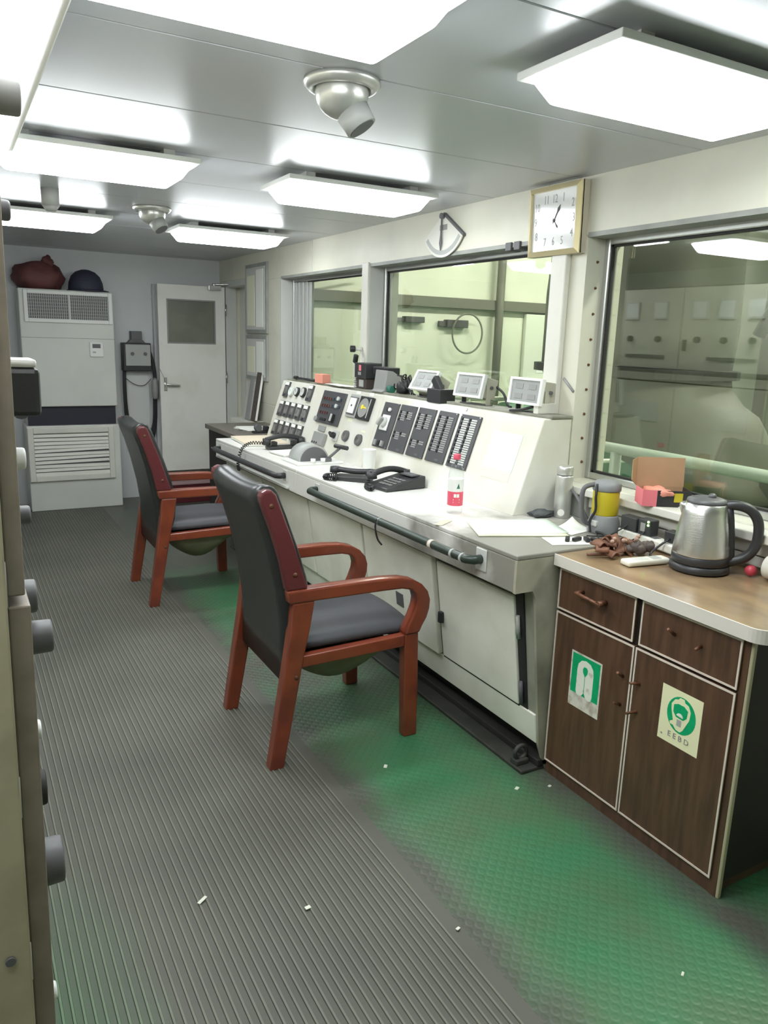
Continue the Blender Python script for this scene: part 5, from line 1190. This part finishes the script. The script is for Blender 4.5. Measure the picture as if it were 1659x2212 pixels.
# engine telegraph drum
zt = ZD(3.93)
t = thing('engine_telegraph', 'grey half-drum telegraph with T lever on the desk', 'telegraph', (1.74, 3.95, zt))
MB().box(1.62, 1.90, 3.84, 4.08, zt + 0.001, zt + 0.014).build('base_plate', 'white', t, bevel=0.003)
dp = [(1.745 + 0.092 * math.cos(a), zt + 0.014 + 0.088 * math.sin(a)) for a in [PI * k / 18 for k in range(19)]]
MB().prism(dp, 3.90, 4.05, 'y', smooth=True).build('drum', 'mid_grey', t)
MB().prism([(1.745 + (p[0] - 1.745) * 0.90, zt + 0.014 + (p[1] - zt - 0.014) * 0.90) for p in dp], 3.897, 3.900, 'y').build('scale_face', 'dark_grey', t)
mb = MB(); mb.cyl((1.80, 3.86, zt + 0.020), (1.885, 3.85, zt + 0.092), 0.008, seg=10); mb.build('lever', 'dark_grey', t)
mb = MB(); mb.cyl((1.865, 3.885, zt + 0.098), (1.905, 3.80, zt + 0.092), 0.0125, seg=12); mb.build('lever_grip', 'black_plastic', t, bevel=0.003)
for a in (1.715, 1.775): MB().cyl((a, 3.846, zt + 0.014), (a, 3.846, zt + 0.036), 0.014, seg=14).build('button', 'white', t)
MB().box(1.79, 1.83, 3.845, 3.895, zt + 0.014, zt + 0.034).build('lever_block', 'dark_grey', t, bevel=0.003)

# ================================================================== THINGS ON THE CONSOLE TOP
def indicator(label, cy, tilt, yaw, cx=2.105, dz=0.0):
    zb = ZT(cy) + 0.012
    t = thing('indicator_box', label, 'indicator box', (cx, cy, zb), yaw, 'indicator boxes on the console top')
    M = Matrix.Translation((0, 0, 0.088 + dz)) @ Matrix.Rotation(tilt, 4, 'Y')
    MB().box(0.012, 0.095, -0.088, 0.088, -0.048, 0.048, M).build('housing', mat('box_beige', (0.50, 0.49, 0.40), 0.45), t, local=True, bevel=0.004)
    mb = MB()
    for a, b, c, d in ((-.105, -.091, -.056, .056), (.091, .105, -.056, .056), (-.091, .091, -.056, -.045), (-.091, .091, .045, .056)): mb.box(-0.006, 0.014, a, b, c, d, M)
    mb.build('front_frame', 'white', t, local=True, bevel=0.002)
    sc_ = MB().box(0.001, 0.012, -0.092, 0.092, -0.046, 0.046, M).build('front_plate', 'screen_grey', t, local=True)
    for a in (-0.042, 0.042):
        for b in (-0.022, 0.020): MB().box(-0.001, 0.001, a - 0.024, a + 0.024, b - 0.011, b + 0.011, M).build('readout', 'grey', sc_, local=True)
    for s_ in (-1, 1): MB().box(0.030, 0.055, s_ * 0.090, s_ * 0.094, -0.088, 0.005, Matrix.Translation((0, 0, 0.088))).build('stand_arm', 'box_beige' if s_ < 0 else 'dark_grey', t, local=True)
    MB().box(0.02, 0.07, -0.094, 0.094, 0.0, 0.004).build('stand_base', 'dark_grey', t, local=True)
    p = M @ Vector((0.055, -0.088, 0.005)); MB().cyl(p, p + Vector((0, -0.014, 0)), 0.008, seg=10).build('side_knob', 'dark_grey', t, local=True)
    p = M @ Vector((0.095, -0.06, 0.0)); MB().cyl(p, p + Vector((0.014, 0, 0)), 0.008, seg=10).build('plug', 'black', t, local=True)
indicator('pale four-window indicator box nearest the column, rightmost of three', 2.545, 0.12, 0.0)
indicator('pale four-window indicator box in the middle of three', 2.95, 0.22, 0.03)
indicator('pale four-window indicator box tilted back, leftmost of three', 3.345, 0.52, 0.0)
for pts, lb in ((((2.20, 2.88, 1.30), (2.205, 2.82, 1.27), (2.20, 2.78, 1.225), (2.19, 2.74, 1.214)), 'black cable behind the middle indicator box'), (((2.12, 2.50, 1.24), (2.10, 2.56, 1.222), (2.09, 2.62, 1.214)), 'black cable under the rightmost indicator box')):
    tag(MB().tube(smooth_path(pts), 0.006, 8).build('indicator_cable', 'black'), lb, 'cable')
tag(MB().box(2.10, 2.20, 2.45, 2.48, ZT(2.46) + 0.012, ZT(2.46) + 0.055).build('small_block', 'cream', bevel=0.003), 'small cream block under the rightmost indicator box', 'block')
zc = ZT(3.2)
t = thing('radio_charger', 'black charger block holding a handheld radio between two indicator boxes', 'charger', (2.10, 3.185, zc))
MB().box(2.06, 2.15, 3.125, 3.245, zc + 0.012 if False else zc + 0.001, zc + 0.068).build('base', 'black_plastic', t, bevel=0.003)
M = Matrix.Translation((2.095, 3.20, zc + 0.085)) @ Matrix.Rotation(-0.75, 4, 'X')
MB().box(-0.014, 0.014, -0.022, 0.022, -0.045, 0.045, M).build('radio', 'black_plastic', t, bevel=0.005)
# black radio set
zr = ZT(4.0) + 0.012
t = thing('radio_set', 'black radio set with a small pink label on the console top', 'radio', (2.14, 4.05, zr))
MB().box(2.10, 2.21, 3.98, 4.12, zr + 0.062, zr + 0.150).build('upper_case', 'black_plastic', t, bevel=0.004)
MB().box(2.11, 2.21, 3.99, 4.11, zr, zr + 0.062).build('lower_case', mat('radio_brown', (0.06, 0.045, 0.042), 0.5), t, bevel=0.004)
MB().box(2.0985, 2.10, 4.035, 4.062, zr + 0.105, zr + 0.138).build('pink_label', 'pink', t)
MB().box(2.0985, 2.10, 4.035, 4.072, zr + 0.080, zr + 0.098).build('grey_label', 'grey', t)
MB().box(2.108, 2.112, 4.02, 4.075, zr + 0.012, zr + 0.052).build('speaker_patch', 'mid_grey', t)
MB().tube(coil([(2.12, 4.15, zr + 0.13), (2.13, 4.155, zr + 0.07), (2.12, 4.15, zr + 0.006)], 0.008, 12), 0.0028, 5).build('coiled_cord', 'light_grey', t)
t2 = thing('hand_microphone', 'black hand microphone standing up behind the radio set', 'microphone', (2.13, 4.16, zr))
MB().cyl((2.13, 4.155, zr + 0.001), (2.125, 4.165, zr + 0.15), 0.008, seg=8).build('stem', 'light_grey', t2)
MB().box(-0.012, 0.012, -0.014, 0.014, 0.0, 0.052, Matrix.Translation((2.125, 4.165, zr + 0.145)) @ Matrix.Rotation(0.3, 4, 'X')).build('head', 'black', t2, bevel=0.006)
t = thing('post_knob', 'dark round knob projecting from the narrow window post', 'buffer', (WX, 4.25, 1.43))  # dark round knob on the window post
MB().cyl((WX - 0.012, 4.235, 1.43), (WX - 0.055, 4.25, 1.43), 0.012, seg=12).build('shaft', 'cream', t); MB().cyl((WX - 0.052, 4.249, 1.43), (WX - 0.082, 4.26, 1.43), 0.020, seg=16).build('head', 'black', t, bevel=0.004)
t = thing('desk_printer', 'grey tilted printer with black back right of the radio set', 'printer', (2.14, 3.83, zr))
MB().prism([(2.085, zr + .0), (2.105, zr + .012), (2.12, zr + .12), (2.16, zr + .115), (2.21, zr + .085), (2.21, zr + .03), (2.15, zr + .03), (2.14, zr)], 3.76, 3.89).build('body', 'grey', t, bevel=0.004)
MB().box(2.13, 2.21, 3.77, 3.95, zr + 0.09, zr + 0.135).build('rear_case', 'black', t, bevel=0.005)
MB().cyl((2.125, 3.74, zr + 0.020), (2.125, 3.70, zr + 0.020), 0.020, seg=14).build('green_roll', 'teal', t)
random.seed(3)
t = thing('cable_bundle', 'black tangle of cables and plugs beside the printer', 'cable bundle', (2.15, 3.63, zr))
lump((2.15, 3.62, zr + 0.034), (0.032, 0.045, 0.038), 51, 14, 9, 0.3).build('plug', 'black', t)
for k in range(4):
    pts = [(2.15 + random.uniform(-.03, .05), 3.68 - 0.02 * q + random.uniform(-.03, .03), zr + 0.03 + random.uniform(-0.015, 0.075)) for q in range(6)]; pts[-1] = (2.15, 3.50 + 0.02 * k, zr + 0.005)
    MB().tube(smooth_path(pts), 0.004, 6).build('cable', 'black', t)
zq = ZT(4.62) + 0.012
tag(MB().box(2.09, 2.15, 4.555, 4.675, zq, zq + 0.058).build('small_carton', 'salmon', bevel=0.003), 'small salmon-coloured carton on the console top', 'box')
t = thing('black_baton', 'thin black torch lying on the console top at the far end', 'torch', (2.10, 4.85, zq))
MB().cyl((2.105, 4.70, zq + 0.010), (2.095, 4.98, zq + 0.010), 0.009, seg=10).build('shaft', 'black', t); MB().cyl((2.095, 4.98, zq + 0.012), (2.094, 5.02, zq + 0.012), 0.013, seg=10).build('head', 'black', t)
for k in range(3):
    tag(MB().box(-0.04, 0.04, -0.13, 0.13, 0.0008 + 0.0012 * k, 0.0018 + 0.0012 * k, Matrix.Translation((2.118, 4.38 - 0.06 * k, ZT(4.35) + 0.0125)) @ Matrix.Rotation(0.1 * k - 0.1, 4, 'Z')).build('loose_paper', 'paper'), ('bottom loose paper on the console top', 'middle loose paper on the console top', 'top loose paper on the console top')[k], 'paper', 'papers on the console top')
t = thing('bottle_jar', 'small dark jar at the far corner of the gauge panel', 'jar', (2.18, 5.235, 1.02))
zj = 1.02
MB().box(2.14, 2.215, 5.17, 5.30, 0.985, zj - 0.001).build('bracket_shelf', 'cream', t); MB().cyl((2.18, 5.235, zj), (2.18, 5.235, zj + 0.11), 0.030, seg=16).build('body', 'dark_grey', t); MB().cyl((2.18, 5.235, zj + 0.11), (2.18, 5.235, zj + 0.125), 0.031, seg=16).build('lid', 'mid_grey', t)

# ================================================================== CLOCK & INCLINOMETER
CK = (2.533, 1.985); cw, chh = 0.155, 0.135
t = thing('wall_clock', 'square wall clock with gold frame above the console end', 'clock', (WX - 0.02, CK[0], CK[1]))
xf = WX - 0.045
tl = Matrix.Translation((xf + 0.01, CK[0], CK[1])) @ Matrix.Rotation(-0.03, 4, 'Y')
MB().box(0.0, 0.034, -cw, cw, -chh, chh, tl).build('case', mat('clock_back', (0.55, 0.50, 0.40), 0.5), t)
def trap(a, b): # mitred bevelled bars
    pass
fwid = 0.020
for (p, q) in (((-cw, -chh), (cw, -chh)), ((cw, -chh), (cw, chh)), ((cw, chh), (-cw, chh)), ((-cw, chh), (-cw, -chh))):
    si = lambda c: (c[0] - math.copysign(fwid, c[0]), c[1] - math.copysign(fwid, c[1]))
    a, b, c, d = p, q, si(q), si(p)
    V = lambda c_, x_: tuple(tl @ Vector((x_, c_[0], c_[1])))
    MB().hexa([V(a, 0.005), V(b, 0.005), V(c, 0.005), V(d, 0.005)], [V(a, -0.006), V(b, -0.006), V(c, -0.016), V(d, -0.016)]).build('frame_bar', 'gold', t)
dial = MB().box(-0.004, 0.0, -cw + fwid, cw - fwid, -chh + fwid, chh - fwid, tl).build('dial', 'clock_face', t)
MT = tl @ Matrix(((0, 0, -1, -0.0045), (-1, 0, 0, 0), (0, 1, 0, 0), (0, 0, 0, 1)))
for nmb in range(1, 13):
    a = PI / 2 - nmb * PI / 6; u_, v_ = math.cos(a), math.sin(a); k_ = 0.100 / max(abs(u_) * 0.88, abs(v_) * 1.13)
    k_ = min(k_, 0.122)
    text(str(nmb), 0.046, MT @ Matrix.Translation((u_ * k_, v_ * k_ * 0.92, 0)), 'grey', 'numeral', t, ext=0.0003, sx=0.7)
def hand(nm, a, ln, wd):
    R_ = MT @ Matrix.Translation((0, 0, 0.001)) @ Matrix.Rotation(a, 4, 'Z')
    MB().add([R_ @ Vector(q) for q in ((-wd * .3, -0.012, 0), (wd * .3, -0.012, 0), (wd * .4, ln * .5, 0), (wd, ln * .72, 0), (0, ln, 0), (-wd, ln * .72, 0), (-wd * .4, ln * .5, 0))], [tuple(range(7))]).build(nm, 'ink', t, thick=0.0006)
hand('hour_hand', -0.55, 0.068, 0.007); hand('minute_hand', -2.5, 0.040, 0.004)
MB().cyl(MT @ Vector((0, 0, 0)), MT @ Vector((0, 0, 0.003)), 0.006, seg=12).build('hub', 'ink', t)
# inclinometer: sector plate with scale and pendulum pointer
IY, IZ = 3.385, 2.112
t = thing('inclinometer', 'pale fan-shaped inclinometer with dark pendulum pointer on the fascia', 'inclinometer', (WX, IY, 2.0))
R0 = 0.208
arc = [(IY - R0 * math.sin(a), IZ - R0 * math.cos(a)) for a in [math.radians(-58 + 116 * k / 24) for k in range(25)]]
MB().prism([(IY, IZ)] + arc, WX - 0.016, WX - 0.010, 'x').build('plate', 'cream', t)
i1, i2 = [(IY - (R0 - .012) * math.sin(a), IZ - (R0 - .012) * math.cos(a)) for a in [math.radians(-52 + 104 * k / 24) for k in range(25)]], [(IY - (R0 - .034) * math.sin(a), IZ - (R0 - .034) * math.cos(a)) for a in [math.radians(-52 + 104 * k / 24) for k in range(25)]]
mb = MB()
for k in range(24): mb.add([(WX - .0165, *i1[k]), (WX - .0165, *i1[k + 1]), (WX - .0165, *i2[k + 1]), (WX - .0165, *i2[k])], [(0, 1, 2, 3)])
mb.build('scale_band', 'mid_grey', t, thick=0.0005)
a = math.radians(58); MB().prism([(IY, IZ + .006), (IY - R0 * math.sin(a) - .004, IZ - R0 * math.cos(a)), (IY - R0 * math.sin(a) - .002, IZ - R0 * math.cos(a) - .012), (IY, IZ - .008)], WX - 0.018, WX - 0.002, 'x').build('edge_strip', 'dark_grey', t)
MB().cyl((WX - 0.016, IY, IZ - 0.012), (WX - 0.034, IY, IZ - 0.012), 0.014, seg=14).build('pivot', 'dark_grey', t)
MB().prism([(IY - .004, IZ - .012), (IY + .004, IZ - .012), (IY + .005, IZ - .10), (IY + .012, IZ - .14), (IY + .001, IZ - .176), (IY - .009, IZ - .14), (IY - .004, IZ - .10)], WX - 0.030, WX - 0.025, 'x').build('pointer', 'dark_grey', t)
MB().box(WX - 0.0175, WX - 0.016, IY - 0.036, IY + 0.030, IZ - 0.078, IZ - 0.052).build('name_plate', 'grey', t)
for k, yy in enumerate((2.86, 2.80)): 
    tag(MB().box(WX - 0.012, WX + 0.05, yy - 0.02, yy + 0.02, HEAD - 0.02, HEAD + 0.016).build('window_clip', 'dark_grey', bevel=0.003), ('dark clip on the window head left of the clock', 'dark clip on the window head next to the clock frame')[k], 'clip', 'window head clips')

# ================================================================== FLOOR SCRAPS
for k, (x_, y_, sx_, sy_, r_, lb) in enumerate(((1.248, 2.134, 0.010, 0.006, 0.9, 'pale scrap on the green floor by the chair leg'), (0.476, 1.767, 0.016, 0.005, 0.6, 'long pale scrap on the ribbed mat'), (0.718, 1.613, 0.008, 0.006, 0.1, 'pale scrap on the mat right of the long scrap'), (1.588, 1.813, 0.009, 0.006, 0.5, 'pale scrap on the floor before the cabinet door'), (1.700, 1.773, 0.006, 0.005, 0.2, 'pale scrap at the cabinet plinth'), (1.035, 1.367, 0.006, 0.004, 0.3, 'pale scrap on the edge of the mat'), (1.449, 0.998, 0.007, 0.003, 0.5, 'pale sliver on the green floor at lower right'))):
    z_ = 0.0066 if x_ < 1.05 else 0.0
    tag(MB().box(-sx_, sx_, -sy_, sy_, 0.0002, 0.003, Matrix.Translation((x_, y_, z_)) @ Matrix.Rotation(r_, 4, 'Z')).build('floor_scrap', 'scrap', bevel=0.001), lb, 'scrap', 'scraps on the floor')
